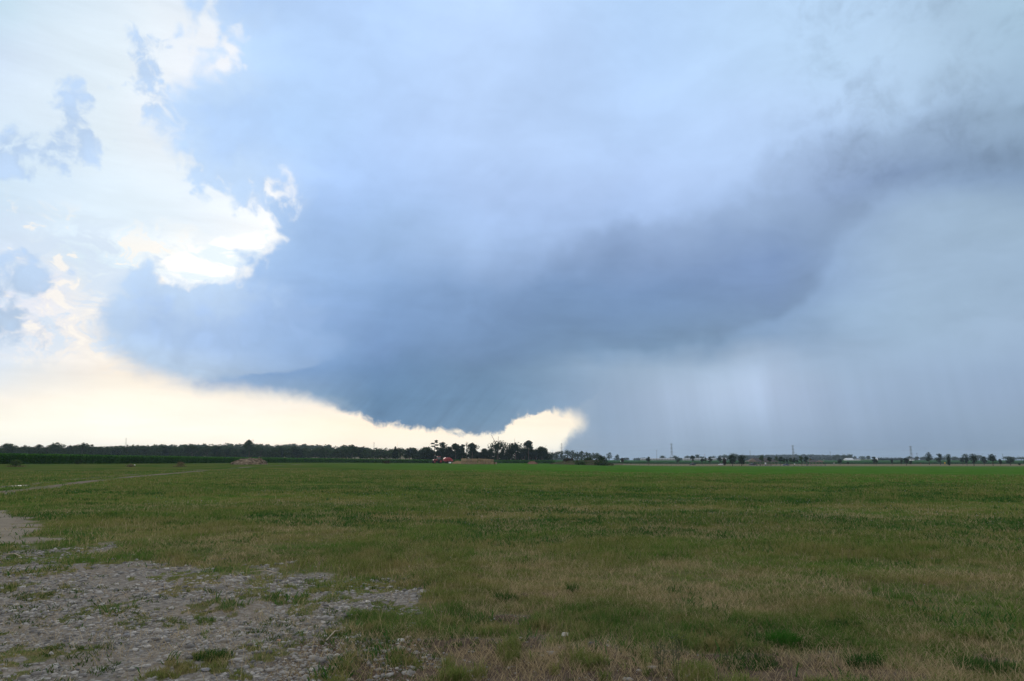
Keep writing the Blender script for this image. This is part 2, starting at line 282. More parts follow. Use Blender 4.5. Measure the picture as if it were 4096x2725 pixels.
# ------------------------------------------------------------------ helpers
def tag(o, label=None, cat=None, group=None, kind=None):
    if label: o['label'] = label
    if cat: o['category'] = cat
    if group: o['group'] = group
    if kind: o['kind'] = kind
    return o
def empty(name, loc, rz=0.):
    o = bpy.data.objects.new(name, None); col.objects.link(o); o.location = loc; o.rotation_euler = (0, 0, rz); return o
def mesh_np(name, V, F, mat, parent=None, attrs=None, smooth=False, loc=None):
    """V (n,3); F list of arrays (m,3) / (m,4)"""
    me = bpy.data.meshes.new(name); V = np.ascontiguousarray(V, np.float32)
    F = [np.asarray(f, np.int32) for f in (F if isinstance(F, list) else [F]) if len(f)]
    me.vertices.add(len(V)); me.vertices.foreach_set('co', V.ravel())
    loops = np.concatenate([f.ravel() for f in F]); cnt = np.concatenate([np.full(len(f), f.shape[1], np.int32) for f in F])
    st = np.concatenate([[0], np.cumsum(cnt)[:-1]]).astype(np.int32)
    me.loops.add(len(loops)); me.loops.foreach_set('vertex_index', loops)
    me.polygons.add(len(cnt)); me.polygons.foreach_set('loop_start', st)
    if smooth: me.polygons.foreach_set('use_smooth', np.ones(len(cnt), bool))
    for k, (t, dat) in (attrs or {}).items():
        a = me.attributes.new(k, t, 'POINT'); a.data.foreach_set('color' if 'COLOR' in t else 'value', np.ascontiguousarray(dat, np.float32).ravel())
    me.update(calc_edges=True); me.validate()
    if mat: me.materials.append(mat)
    o = bpy.data.objects.new(name, me); col.objects.link(o)
    if parent: o.parent = parent
    if loc is not None: o.location = loc
    return o
def ico(sub=1):
    import bmesh
    bm = bmesh.new(); bmesh.ops.create_icosphere(bm, subdivisions=sub, radius=1)
    V = np.array([v.co[:] for v in bm.verts]); F = np.array([[v.index for v in f.verts] for f in bm.faces]); bm.free(); return V, F
ICO1 = ico(1); ICO2 = ico(2); ICO3 = ico(3)
class MB:
    def __init__(s): s.v = []; s.f = []; s.n = 0
    def add(s, V, F):
        V = np.asarray(V, float).reshape(-1, 3)
        for f in F: s.f.append([int(i)+s.n for i in f])
        s.v.append(V); s.n += len(V); return s
    def box(s, c, d, rz=0., tx=1., ty=1.):
        a = np.array([[x*(tx if z > 0 else 1), y*(ty if z > 0 else 1), z] for z in (-.5, .5) for x, y in ((-.5,-.5),(.5,-.5),(.5,.5),(-.5,.5))])*d
        cr, sr = math.cos(rz), math.sin(rz); a = a@np.array([[cr, sr, 0], [-sr, cr, 0], [0, 0, 1]])+c
        return s.add(a, [(3,2,1,0),(4,5,6,7),(0,1,5,4),(1,2,6,5),(2,3,7,6),(3,0,4,7)])
    def bar(s, p, q, r0, r1=None, n=5):
        p = Vector(p); q = Vector(q); r1 = r0 if r1 is None else r1; d = (q-p).normalized()
        a = d.orthogonal().normalized(); b = d.cross(a)
        V = [p+(a*math.cos(t)+b*math.sin(t))*r0 for t in [2*math.pi*i/n for i in range(n)]]+[q+(a*math.cos(t)+b*math.sin(t))*r1 for t in [2*math.pi*i/n for i in range(n)]]
        return s.add([v[:] for v in V], [(i, (i+1) % n, n+(i+1) % n, n+i) for i in range(n)]+[tuple(range(n))[::-1], tuple(range(n, 2*n))])
    def prism(s, prof, y0, y1, inset=0.):
        """profile in x,z extruded along y"""
        n = len(prof); c = np.mean(prof, 0)
        V = [(x, y0, z) for x, z in prof]+[(x, y1, z) for x, z in prof]
        return s.add(V, [(i, (i+1) % n, n+(i+1) % n, n+i) for i in range(n)]+[tuple(range(n))[::-1], tuple(range(n, 2*n))])
    def wheel(s, c, r, w, n=20):
        prof = [(r*.55, -.5), (r*.93, -.5), (r, -.32), (r, .32), (r*.93, .5), (r*.55, .5)]
        V = []; k = len(prof)
        for i in range(n):
            t = 2*math.pi*i/n
            for rr, y in prof: V.append((c[0]+rr*math.cos(t), c[1]+y*w, c[2]+rr*math.sin(t)))
        F = [(i*k+j, ((i+1) % n)*k+j, ((i+1) % n)*k+(j+1) % k, i*k+(j+1) % k) for i in range(n) for j in range(k)]
        return s.add(V, F)
    def disc(s, c, r, w, n=16):
        V = [(c[0]+r*math.cos(2*math.pi*i/n), c[1]+y*w, c[2]+r*math.sin(2*math.pi*i/n)) for y in (-.5, .5) for i in range(n)]
        return s.add(V, [(i, (i+1) % n, n+(i+1) % n, n+i) for i in range(n)]+[tuple(range(n))[::-1], tuple(range(n, 2*n))])
    def blob(s, c, r, seed=0, amp=.2, base=ICO1):
        rs = np.random.default_rng(seed); V, F = base
        V = V*(1+amp*(rs.random((len(V), 1))-.5)*2)*np.asarray(r)+np.asarray(c); return s.add(V, F)
    def build(s, name, mat, parent=None, loc=None, bevel=0., smooth=False):
        me = bpy.data.meshes.new(name); me.from_pydata([tuple(v) for v in np.concatenate(s.v)], [], s.f); me.update()
        if mat: me.materials.append(mat)
        if smooth: me.polygons.foreach_set('use_smooth', np.ones(len(me.polygons), bool))
        o = bpy.data.objects.new(name, me); col.objects.link(o)
        if parent: o.parent = parent
        if loc is not None: o.location = loc
        if bevel:
            b = o.modifiers.new('bevel', 'BEVEL'); b.width = bevel; b.segments = 2; b.limit_method = 'ANGLE'
        return o
# ------------------------------------------------------------------ materials
def newmat(name):
    global nt, N, L
    m = bpy.data.materials.new(name); m.use_nodes = True; nt = m.node_tree; nt.nodes.clear(); N = nt.nodes.new; L = nt.links.new
    return m
def out(sh): o = N('ShaderNodeOutputMaterial'); L(sh, o.inputs[0])
def princ(c, rough=.8, metal=0., spec=.3, normal=None):
    p = N('ShaderNodeBsdfPrincipled'); sock(c, p.inputs['Base Color']); sock(rough, p.inputs['Roughness']); p.inputs['Metallic'].default_value = metal
    p.inputs['Specular IOR Level'].default_value = spec
    if normal is not None: L(normal, p.inputs['Normal'])
    return p.outputs[0]
def bump(h, st, d): 
    b = N('ShaderNodeBump'); b.inputs['Strength'].default_value = st; b.inputs['Distance'].default_value = d; L(h, b.inputs['Height']); return b.outputs[0]
def P(): return N('ShaderNodeNewGeometry').outputs['Position']
def O(): return N('ShaderNodeTexCoord').outputs['Object']
def rgba(c): return (*c, 1)
def noisy(name, a, b, scale=3., rough=.8, metal=0., spec=.3, bm=0., detail=5):
    m = newmat(name); n = noise(O(), scale, detail, .6)
    c = mixc(mr(n, .35, .65), rgba(a), rgba(b)); out(princ(c, rough, metal, spec, bump(n, .4, bm) if bm else None)); return m
def attr(name):
    n = N('ShaderNodeAttribute'); n.attribute_name = name; return n
def leafmat(name, a, b, c, scale=.25, trans=.25):
    m = newmat(name); n = noise(P(), scale, 3, .6); r = attr('rnd').outputs['Fac']
    k = mixc(mr(n, .35, .65), rgba(a), rgba(b)); k = mixc(mr(r, .4, 1.0), k, rgba(c))
    d = N('ShaderNodeBsdfDiffuse'); L(k, d.inputs[0]); t = N('ShaderNodeBsdfTranslucent'); L(k, t.inputs[0])
    x = N('ShaderNodeMixShader'); x.inputs[0].default_value = trans; L(d.outputs[0], x.inputs[1]); L(t.outputs[0], x.inputs[2]); out(x.outputs[0]); return m
M = {}
M['bark'] = noisy('bark', (.05, .04, .03), (.09, .075, .055), 4)
M['leaf'] = leafmat('leaf', (.022, .045, .018), (.035, .065, .022), (.05, .085, .028))
M['leaf_light'] = leafmat('leaf_light', (.045, .09, .03), (.06, .11, .035), (.09, .13, .045))
M['leaf_deep'] = leafmat('leaf_deep', (.014, .032, .016), (.02, .042, .018), (.03, .055, .022))
M['leaf_rust'] = leafmat('leaf_rust', (.04, .035, .022), (.06, .045, .03), (.07, .06, .035))
M['leaf_gold'] = leafmat('leaf_gold', (.12, .10, .03), (.20, .13, .04), (.26, .17, .05), trans=.5)
M['weed_dry'] = leafmat('weed_dry', (.11, .10, .05), (.16, .135, .075), (.21, .18, .11), 1)
M['corn'] = leafmat('corn', (.03, .115, .014), (.045, .15, .018), (.09, .22, .04), .15)
M['corn_far'] = leafmat('corn_far', (.03, .105, .028), (.038, .12, .032), (.055, .14, .04), .03)
M['steel'] = noisy('galvanised_steel', (.16, .17, .18), (.24, .25, .26), 1, .6, .3)
M['wood'] = noisy('weathered_wood', (.10, .08, .065), (.17, .14, .11), 3)
M['white'] = noisy('white_paint', (.74, .76, .80), (.82, .83, .86), 1, .5)
M['dark'] = noisy('dark_metal', (.012, .014, .018), (.03, .032, .036), 5, .5)
M['navy'] = noisy('dark_blue_paint', (.010, .014, .028), (.014, .02, .038), 5, .25, .2, .6)
M['carblue'] = noisy('grey_blue_paint', (.05, .07, .12), (.06, .085, .14), 5, .25, .3, .6)
M['carwhite'] = noisy('white_car_paint', (.7, .72, .78), (.78, .8, .84), 5, .25, 0, .6)
M['glass'] = noisy('window_glass', (.02, .03, .04), (.03, .04, .05), 2, .06, 0, .8)
M['rubber'] = noisy('tyre_rubber', (.012, .012, .012), (.03, .028, .026), 8, .85)
M['red'] = noisy('red_paint', (.20, .012, .018), (.27, .02, .028), 1.2, .4, 0, .5)
M['redworn'] = noisy('worn_red_panel', (.34, .045, .06), (.42, .07, .085), .8, .5, 0, .4)
M['straw'] = newmat('baled_straw'); n_ = noise(vmul(O(), (2, 2, 9)), 3, 6, .7); oi = N('ShaderNodeObjectInfo').outputs['Random']
out(princ(vscale(mixc(mr(n_, .35, .65), (.20, .135, .075, 1), (.40, .285, .16, 1)), mr(oi, 0, 1, .72, 1.12)), .95, 0, .1, bump(n_, .5, .03)))
M['heap'] = noisy('old_straw_heap', (.06, .05, .04), (.30, .235, .165), 1.3, .95, 0, .1, .05, 8)
M['rubble'] = noisy('reddish_rubble', (.15, .08, .055), (.30, .19, .14), 2.5, .95, 0, .1, .05)
M['shingle'] = noisy('brown_shingles', (.05, .045, .046), (.07, .062, .062), 6)
M['barnwall'] = noisy('weathered_barn_wall', (.36, .38, .40), (.44, .46, .48), 1)
M['barnroof'] = noisy('dull_metal_roof', (.40, .43, .47), (.48, .51, .55), .2)
M['gable'] = noisy('beige_siding', (.22, .18, .15), (.27, .23, .19), 2)
M['yellow'] = noisy('yellow_sign', (.72, .48, .02), (.8, .55, .03), 1)
M['roofmetal'] = noisy('pale_metal_roof', (.62, .66, .72), (.74, .77, .82), .2, .5)
M['slate'] = noisy('grey_slate_roof', (.10, .11, .14), (.14, .15, .18), 1)
M['cap'] = noisy('white_plastic', (.8, .8, .8), (.86, .86, .86), 3, .4)

# ------------------------------------------------------------------ ground zones (world space)
GRAVEL = [at(*p)[:2] for p in [(-500,2215),(0,2200),(120,2172),(300,2185),(470,2232),(640,2240),(820,2262),(1000,2300),(1240,2318),(1480,2330),(1640,2352),(1560,2400),
  (1700,2440),(1620,2470),(1420,2440),(1330,2470),(1460,2540),(1640,2560),(1790,2600),(1650,2640),(1400,2650),(1320,2700),(1300,2900),(-500,2900)]]
BARE = [at(*p)[:2] for p in [(-500,2040),(-60,2040),(60,2046),(120,2080),(170,2108),(260,2122),(230,2155),(110,2178),(-60,2180),(-500,2180)]]
SOIL = [at(*p)[:2] for p in [(1120,2570),(1400,2560),(1700,2530),(1900,2540),(2060,2530),(2300,2560),(2500,2600),(2700,2630),(3100,2620),(3400,2650),(3700,2690),(2900,2850),(2600,2900),(1000,2900)]]
RUT1 = [at(*p)[:2] for p in [(-200,1998),(0,1971),(120,1958),(250,1940),(400,1921),(560,1905),(700,1893),(800,1884),(900,1877),(1000,1868),(1100,1863),(1250,1858)]]
RUT2 = [at(*p)[:2] for p in [(-200,1966),(0,1950),(110,1938),(260,1921),(420,1907),(560,1896),(700,1885),(800,1879),(880,1874),(1000,1866)]]
def pline(Pn, X, Y):
    d = np.full(X.shape, 1e18)
    for a, b in zip(Pn[:-1], Pn[1:]):
        a = np.array(a); b = np.array(b); e = b-a; t = np.clip(((X-a[0])*e[0]+(Y-a[1])*e[1])/(e@e), 0, 1)
        d = np.minimum(d, (X-a[0]-t*e[0])**2+(Y-a[1]-t*e[1])**2)
    return np.sqrt(d)
def blobs(L_, X, Y):
    r = np.zeros(X.shape)
    for px, py, wx, wy, a in L_:
        c = at(px, py); rx = wx/KX*c.y; ry = wy*c.y*c.y/(EYE*KY)
        r += a*np.exp(-((X-c.x)/rx)**2-((Y-c.y)/ry)**2)
    return r
PATCH_GREEN = [(650,2440,200,12,.8),(480,2458,260,14,.6),(130,2390,110,30,.7),(150,2310,70,16,.6),(830,2320,100,14,.6),(1400,2345,220,26,.9),(1600,2480,200,40,.8),
  (830,2635,90,16,.8),(1000,2490,260,14,.3),(300,2240,330,22,.6),(1060,2395,120,20,.7),(40,2650,120,40,.35),(900,2420,80,14,.5),(1750,2430,250,40,.8)]
PATCH_BARE = [(2020,2480,160,26,.9),(2250,2390,190,13,.9),(2300,2625,520,26,.7),(1740,2590,300,22,.6),(2520,2335,60,10,.6),(1300,2250,220,14,.35),(1120,2120,150,8,.3),
  (2960,2640,500,30,.5),(3650,2470,200,14,.4),(4000,2640,120,26,.7),(1650,2710,600,40,.8),(2350,2265,40,5,.9),(3050,2230,260,8,.3),(1960,2200,160,8,.3)]
def zones(X, Y):
    X = np.asarray(X, float); Y = np.asarray(Y, float)
    near = Y < 45
    sc_ = np.clip(Y/8, .6, 4)
    n1 = fbm(X*1.1, Y*.8, 3, 5)-.5; n2 = fbm(X*3.3, Y*2.6, 9, 4)-.5; n3 = fbm(X*.33, Y*.2, 15, 4)-.5
    g = sdf_poly(GRAVEL, X, Y); G = sm(-.45, .5, g+n1*(1.2+1.8*sm(8, 14, Y))+n2*1.5)
    b = sdf_poly(BARE, X, Y); B = sm(-.2, .5, b+n1*2.2+n2*.8)
    s = sdf_poly(SOIL, X, Y); S = sm(-.15, .35, s+n1*1.6+n2*.8)
    pg = blobs(PATCH_GREEN, X, Y); pb = blobs(PATCH_BARE, X, Y)
    S = np.maximum(S, sm(.35, .6, pb+n1*.9+n2*.6))
    d1 = pline(RUT1, X, Y); d2 = pline(RUT2, X, Y)
    ww = 1+.3*sm(30, 70, Y); T = np.maximum(sm(.85*ww, .35*ww, d1+n1*1.1+n2*.8), .8*sm(.65*ww, .2*ww, d2+n1*.9+n2*.8))*(.55+.45*sm(.36, .52, fbm(X*.35, Y*.15, 95, 4)))
    pat = .34*fbm(X*8.5, Y*5.5, 21, 4)+.46*fbm(X*2.6, Y*1.9, 27, 5)+.20*fbm(X*.7, Y*.5, 24, 4)
    cov = 1-G*(1-np.clip(sm(.525, .565, pat+pg*.12), 0, 1)*.9)
    cov = np.minimum(cov, 1-.93*B); cov = np.minimum(cov, 1-S*sm(.63, .57, fbm(X*3.5, Y*2.6, 31, 4))*.97); cov = np.minimum(cov, 1-.9*T)
    D = np.hypot(X, Y)*np.cos(np.clip(np.abs(np.arctan2(X, Y)), 0, R(46))); u = X/np.maximum(Y, .1)
    edge = np.interp(u, [-.7, -.1, .05, .35, .75], [170, 105, 68, 47, 39])
    bright = sm(0, 9, D-edge+n3*16)*sm(-.42, .06, u)*sm(640, 560, D)
    edgeT = np.interp(u, [.1, .14, .25, .8], [900, 455, 440, 430])
    tan = sm(-6, 6, D-edgeT+n3*20)*(D < 1300)
    return G, np.maximum.reduce([B*.9, T, S]), cov, bright, tan, np.maximum(B, T*.6)
AZG = np.concatenate([np.radians(np.linspace(-180, -52, 33)[:-1]), np.radians(np.arange(-52, 52, .2)), np.radians(np.linspace(52, 180, 33))])
RG = np.concatenate([[.6, 1.2, 2.0, 2.8], np.geomspace(3.5, 5000, 740)])
AZm, Rm = np.meshgrid(AZG, RG); GXw = Rm*np.sin(AZm); GYw = Rm*np.cos(AZm)
def micro(X, Y):
    r = np.hypot(X, Y)
    return ((fbm(X*.9, Y*.9, 40, 4)-.5)*.10+(fbm(X*4, Y*4, 44, 3)-.5)*.035)*sm(80, 25, r)
def gz(X, Y): return terrain(X, Y)+micro(np.asarray(X, float), np.asarray(Y, float))
GZw = gz(GXw, GYw)
Gm, Sm, Cm, Bm, Tm, BBm = zones(GXw, GYw)
nr, na = GXw.shape
V = np.stack([GXw, GYw, GZw], -1).reshape(-1, 3)
ii, jj = np.meshgrid(np.arange(nr-1), np.arange(na-1), indexing='ij'); q = (ii*na+jj).ravel()
F = np.stack([q, q+1, q+na+1, q+na], -1)
V = np.vstack([V, [[0, 0, 0]]]); k0 = len(V)-1
fan = np.stack([np.full(na-1, k0), np.arange(na-1)+1, np.arange(na-1)], -1)
z0 = lambda a, v=0: np.append(a.ravel(), v)
def grasscol(pos_, r=None):
    """shared field colour: olive / green / straw patches in world space"""
    st = vmul(pos_, (.16, .34, 0)); n1 = noise(st, 1, 5, .6, .4); n2 = noise(vmul(pos_, (1.3, 2.2, 0)), 1, 5, .65)
    n3 = noise(vadd(vmul(pos_, (.05, .16, 0)), (3, 8, 0)), 1, 4, .6, .3)
    c = mixc(mr(n1, .42, .58), (.088, .175, .030, 1), (.160, .180, .052, 1))
    c = mixc(mr(n3, .48, .68), c, (.045, .125, .024, 1))
    c = mixc(m_('MULTIPLY', mr(n2, .50, .66), .75), c, (.25, .20, .09, 1)); c = mixc(m_('MULTIPLY', mr(n2, .46, .34), .5), c, (.03, .085, .015, 1))
    return c
gm = newmat('ground'); p_ = P(); za = attr('zone'); zb = attr('zone2')
sz = N('ShaderNodeSeparateColor'); L(za.outputs['Color'], sz.inputs[0]); s2 = N('ShaderNodeSeparateColor'); L(zb.outputs['Color'], s2.inputs[0])
gravel, soil, cover = sz.outputs; bright, tan, pale = s2.outputs
fine = noise(p_, 14, 8, .7); midn = noise(p_, 2.2, 6, .6)
vor = N('ShaderNodeTexVoronoi'); vor.inputs['Scale'].default_value = 26; L(p_, vor.inputs['Vector'])
vc = N('ShaderNodeSeparateColor'); L(vor.outputs['Color'], vc.inputs[0])
soilc = mixc(mr(fine, .3, .7), (.06, .045, .035, 1), (.12, .092, .07, 1))
soilc = mixc(mr(midn, .5, .75), soilc, (.17, .135, .10, 1))
palec = mixc(mr(midn, .35, .65), (.19, .165, .14, 1), (.27, .24, .20, 1))
gravc = mixc(vc.outputs[0], (.11, .105, .098, 1), (.29, .275, .25, 1)); gravc = mixc(mr(fine, .45, .6), gravc, (.165, .145, .122, 1))
gravc = mixc(m_('MULTIPLY', mr(noise(p_, .9, 5, .6), .5, .65), .5), gravc, (.24, .195, .145, 1))
gcol = grasscol(p_)
dist = N('ShaderNodeVectorMath'); dist.operation = 'LENGTH'; L(p_, dist.inputs[0]); dl = dist.outputs['Value']
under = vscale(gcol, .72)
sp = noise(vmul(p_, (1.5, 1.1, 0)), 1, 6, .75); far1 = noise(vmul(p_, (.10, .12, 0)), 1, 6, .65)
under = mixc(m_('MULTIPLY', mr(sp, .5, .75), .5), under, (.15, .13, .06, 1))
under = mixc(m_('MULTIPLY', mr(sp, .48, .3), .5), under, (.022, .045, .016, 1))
br = mixc(mr(noise(vmul(p_, (.06, .10, 0)), 1, 6, .65, .3), .35, .65), (.040, .120, .016, 1), (.066, .145, .022, 1))
br = mixc(m_('MULTIPLY', mr(noise(vmul(p_, (.22, .16, 0)), 1, 5, .7), .54, .70), .5), br, (.22, .23, .11, 1))
ol = mixc(mr(far1, .42, .60), (.040, .088, .018, 1), (.105, .112, .036, 1))
under = mixc(mr(dl, 45, 100), under, ol)
tnc = mixc(mr(noise(vmul(p_, (.02, .05, 0)), 1, 5, .6), .35, .65), (.20, .17, .11, 1), (.13, .13, .075, 1))
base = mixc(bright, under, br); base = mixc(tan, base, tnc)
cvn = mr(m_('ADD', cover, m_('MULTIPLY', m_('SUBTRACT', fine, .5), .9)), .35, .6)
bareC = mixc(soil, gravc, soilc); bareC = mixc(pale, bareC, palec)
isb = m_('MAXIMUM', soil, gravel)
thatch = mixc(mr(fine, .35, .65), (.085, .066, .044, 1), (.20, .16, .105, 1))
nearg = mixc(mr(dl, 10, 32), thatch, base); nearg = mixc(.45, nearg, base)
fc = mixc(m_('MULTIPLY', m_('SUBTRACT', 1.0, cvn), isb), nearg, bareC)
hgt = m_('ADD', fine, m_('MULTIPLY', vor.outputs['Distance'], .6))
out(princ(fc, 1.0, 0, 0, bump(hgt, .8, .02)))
ground = mesh_np('ground', V, [F[:, ::-1], fan[:, ::-1]], gm, attrs={
  'zone': ('FLOAT_COLOR', np.stack([z0(Gm), z0(Sm), z0(Cm, 1), np.ones(len(V))], -1)),
  'zone2': ('FLOAT_COLOR', np.stack([z0(Bm), z0(Tm), z0(BBm), np.ones(len(V))], -1))}, smooth=True)
tag(ground, kind='structure')
# puddles in the ruts
pm = newmat('puddle_water'); out(princ((.02, .022, .02, 1), .04, 0, .6))
for (px, py, w, d) in ((24, 1976, 40, 1.5), (12, 1979, 34, 1.1), (88, 1944, 60, 1.6)):
    c = at(px, py); n = 28; t = np.linspace(0, 2*math.pi, n, endpoint=False); rr = 1+.25*np.sin(3*t+px)
    rx = w/KX*c.y*.5; ry = d*c.y*c.y/(EYE*KY)
    Vp = np.stack([c.x+rx*rr*np.cos(t), c.y+ry*rr*np.sin(t), np.zeros(n)], -1); Vp[:, 2] = gz(Vp[:, 0], Vp[:, 1]).max()+.012
    tag(mesh_np('puddle', Vp, [np.arange(n)[None, :]], pm), kind='structure')

# ------------------------------------------------------------------ grass (stuff)
def blades(name, mat, X, Y, H, W, lean, seed, rnd, curl=.5, zoff=0.):
    rs = np.random.default_rng(seed); n = len(X); a = rs.random(n)*2*math.pi; face = rs.random(n)*math.pi*2
    Z = gz(X, Y)+zoff-.004; lx = np.cos(a)*lean*H; ly = np.sin(a)*lean*H; wx = np.cos(face)*W*.5; wy = np.sin(face)*W*.5
    V = np.empty((n, 5, 3)); 
    V[:, 0] = np.stack([X-wx, Y-wy, Z], -1); V[:, 1] = np.stack([X+wx, Y+wy, Z], -1)
    mx, my, mz = X+lx*(1-curl)*.6, Y+ly*(1-curl)*.6, Z+H*.58
    V[:, 2] = np.stack([mx+wx*.8, my+wy*.8, mz], -1); V[:, 3] = np.stack([mx-wx*.8, my-wy*.8, mz], -1)
    V[:, 4] = np.stack([X+lx, Y+ly, Z+H*np.sqrt(np.clip(1-(lean*.75)**2, .12, 1))], -1)
    b = np.arange(n)[:, None]*5
    return mesh_np(name, V.reshape(-1, 3), [b+np.array([[0, 1, 2, 3]]), b+np.array([[3, 2, 4]])], mat, attrs={'rnd': ('FLOAT', np.repeat(rnd, 5))})
def grassmat(name, dry=False):
    m = newmat(name); r = attr('rnd').outputs['Fac']; p_ = P()
    if dry: k = mixc(r, (.26, .20, .11, 1), (.50, .41, .25, 1))
    else:
        k = vscale(grasscol(p_), mr(noise(vmul(p_, (37, 37, 5)), 1, 2, .6), .3, .7, .6, 1.45)); k = mixc(mr(r, 0, .45, .55, 0), k, (.050, .135, .018, 1)); k = mixc(mr(r, .55, 1, 0, .85), k, (.34, .28, .14, 1))
    d = N('ShaderNodeBsdfDiffuse'); L(k, d.inputs[0]); t = N('ShaderNodeBsdfTranslucent'); L(k, t.inputs[0])
    x = N('ShaderNodeMixShader'); x.inputs[0].default_value = .3; L(d.outputs[0], x.inputs[1]); L(t.outputs[0], x.inputs[2]); out(x.outputs[0]); return m
M['grass'] = grassmat('grass_blades'); M['drygrass'] = grassmat('dry_blades', True)
def scatter(n, r0, r1, seed, pw=2.4, per=9, spread=.035, clump=True):
    rs = np.random.default_rng(seed); nc = n//per
    t = rs.random(nc); e = 2-pw; r = (r0**e+t*(r1**e-r0**e))**(1/e) if abs(e) > 1e-3 else r0*(r1/r0)**t
    a = (rs.random(nc)*2-1)*R(47)
    X = r*np.sin(a); Y = r*np.cos(a)
    s = np.clip(r/7, 1, 6)*spread
    X = np.repeat(X, per)+rs.normal(0, 1, nc*per)*np.repeat(s, per); Y = np.repeat(Y, per)+rs.normal(0, 1, nc*per)*np.repeat(s, per)
    return X, Y, rs, np.repeat(rs.random(nc), per)
def lawn(name, n, r0, r1, seed, hs, ws, pw, label):
    X, Y, rs, cr = scatter(n, r0, r1, seed, pw)
    Gz, Sz, Cz, Bz, Tz, BB = zones(X, Y); tall = fbm(X*.45, Y*.3, 50, 4); tuft = .6*fbm(X*4.5, Y*4.5, 53, 4)+.4*fbm(X*1.3, Y*1.1, 58, 3)
    dens = np.clip(Cz, 0, 1)*(.25+.75*sm(.40, .58, tuft+(rs.random(len(X))-.5)*.12+.06*sm(8, 25, np.hypot(X, Y))))
    keep = rs.random(len(X)) < (dens*(.25+.75*Cz)+.012)*(1-.7*Sz*(Cz < .6))
    X, Y, Cz, tall, cr, Gz = [q[keep] for q in (X, Y, Cz, tall, cr, Gz)]; n = len(X); r = np.hypot(X, Y)
    H = hs*(.45+.7*rs.random(n)+.5*cr)*(.55+.9*sm(.35, .7, tall))*(.45+.55*Cz)*(1-.45*Gz); W = ws*(.7+.6*rs.random(n))*np.clip(r/8, 1, 9)
    rnd = np.clip(.5*rs.random(n)+.5*fbm(X*1.2, Y*.9, 57, 4)*1.1+(cr-.5)*.35, 0, 1)
    o = blades(name, M['grass'], X, Y, H, W, .25+.65*rs.random(n), seed, rnd)
    return tag(o, label, 'grass', kind='stuff')
lawn('grass', 620000, 3.8, 11, 1, .065, .0042, 2.3, 'short olive and green grass closest to the camera')
lawn('grass', 420000, 11, 30, 2, .085, .0040, 2.3, 'green and yellowish field grass in the middle distance')
lawn('grass', 260000, 30, 110, 3, .12, .0042, 2.2, 'grass of the far part of the field')
# dry straw lying over the ground
X, Y, rs, cr = scatter(330000, 3.8, 30, 5, 2.4, 8, .08)
Gz, Sz, Cz, Bz, Tz, BB = zones(X, Y)
w = .16+.75*sm(.46, .62, fbm(X*.8, Y*.6, 60, 4))+np.clip(blobs([(2350,2640,420,40,1),(1650,2600,300,30,.6),(1100,2120,260,12,.9),(1250,2240,260,16,.9),(3050,2140,420,22,.8),(2300,2125,380,10,.7),(3700,2150,300,16,.7),(2600,2005,500,7,.7),(1500,2035,260,8,.7),(3500,2300,300,30,.5),(2700,2420,420,40,.6),(850,2160,220,10,.8),(600,2210,200,9,.7),(1350,2085,200,8,.7),(3050,2060,260,14,.9),(2000,2215,200,8,.5),(2900,2160,200,14,.6),(2350,2266,26,3.5,1.6)], X, Y), 0, 1)
w *= (1-.85*Gz)*(1-.9*BB)
k = rs.random(len(X)) < w; X, Y = X[k], Y[k]; n = len(X); r = np.hypot(X, Y)
tag(blades('dry_grass', M['drygrass'], X, Y, .05+.08*rs.random(n), .0032*np.clip(r/8, 1, 3)*(.6+.6*rs.random(n)), .7+.6*rs.random(n), 6, rs.random(n), .2), 'pale dry straw strewn among the green grass', 'straw', kind='stuff')
X, Y, rs, cr = scatter(11000, 4.2, 32, 45, 2.0, 5, .12)
Gz, Sz, Cz, Bz, Tz, BB = zones(X, Y); k = (rs.random(len(X)) < Cz*sm(.38, .62, fbm(X*.5, Y*.4, 92, 4))*(1-.8*Gz)); X, Y = X[k], Y[k]; n = len(X); r = np.hypot(X, Y)
tag(blades('seed_stems', M['drygrass'], X, Y, .10+.16*rs.random(n), .0026*np.clip(r/8, 1, 3)*(.7+.6*rs.random(n)), .15+.5*rs.random(n), 46, .3+.7*rs.random(n), .1), 'thin pale seed stems standing above the shorter grass', 'grass stems', kind='stuff')
# small weeds scattered over the gravel
X, Y, rs, cr = scatter(260000, 3.8, 20, 15, 2.4, 12, .022)
Gz, Sz, Cz, Bz, Tz, BB = zones(X, Y); k = cr < (.32*Gz+.16*Sz)*sm(.40, .56, fbm(X*.9, Y*.7, 90, 3)); X, Y, cr = X[k], Y[k], cr[k]; n = len(X); r = np.hypot(X, Y)
tag(blades('weeds', leafmat('small_weed', (.030, .075, .016), (.055, .10, .025), (.12, .13, .05), 2), X, Y, (.018+.05*rs.random(n))*(.6+2*cr), .007*np.clip(r/8, 1, 2.5)*(.6+.8*rs.random(n)), .6+.6*rs.random(n), 16, rs.random(n), .3), 'small green weeds sprouting all over the gravel patch', 'weeds', kind='stuff')
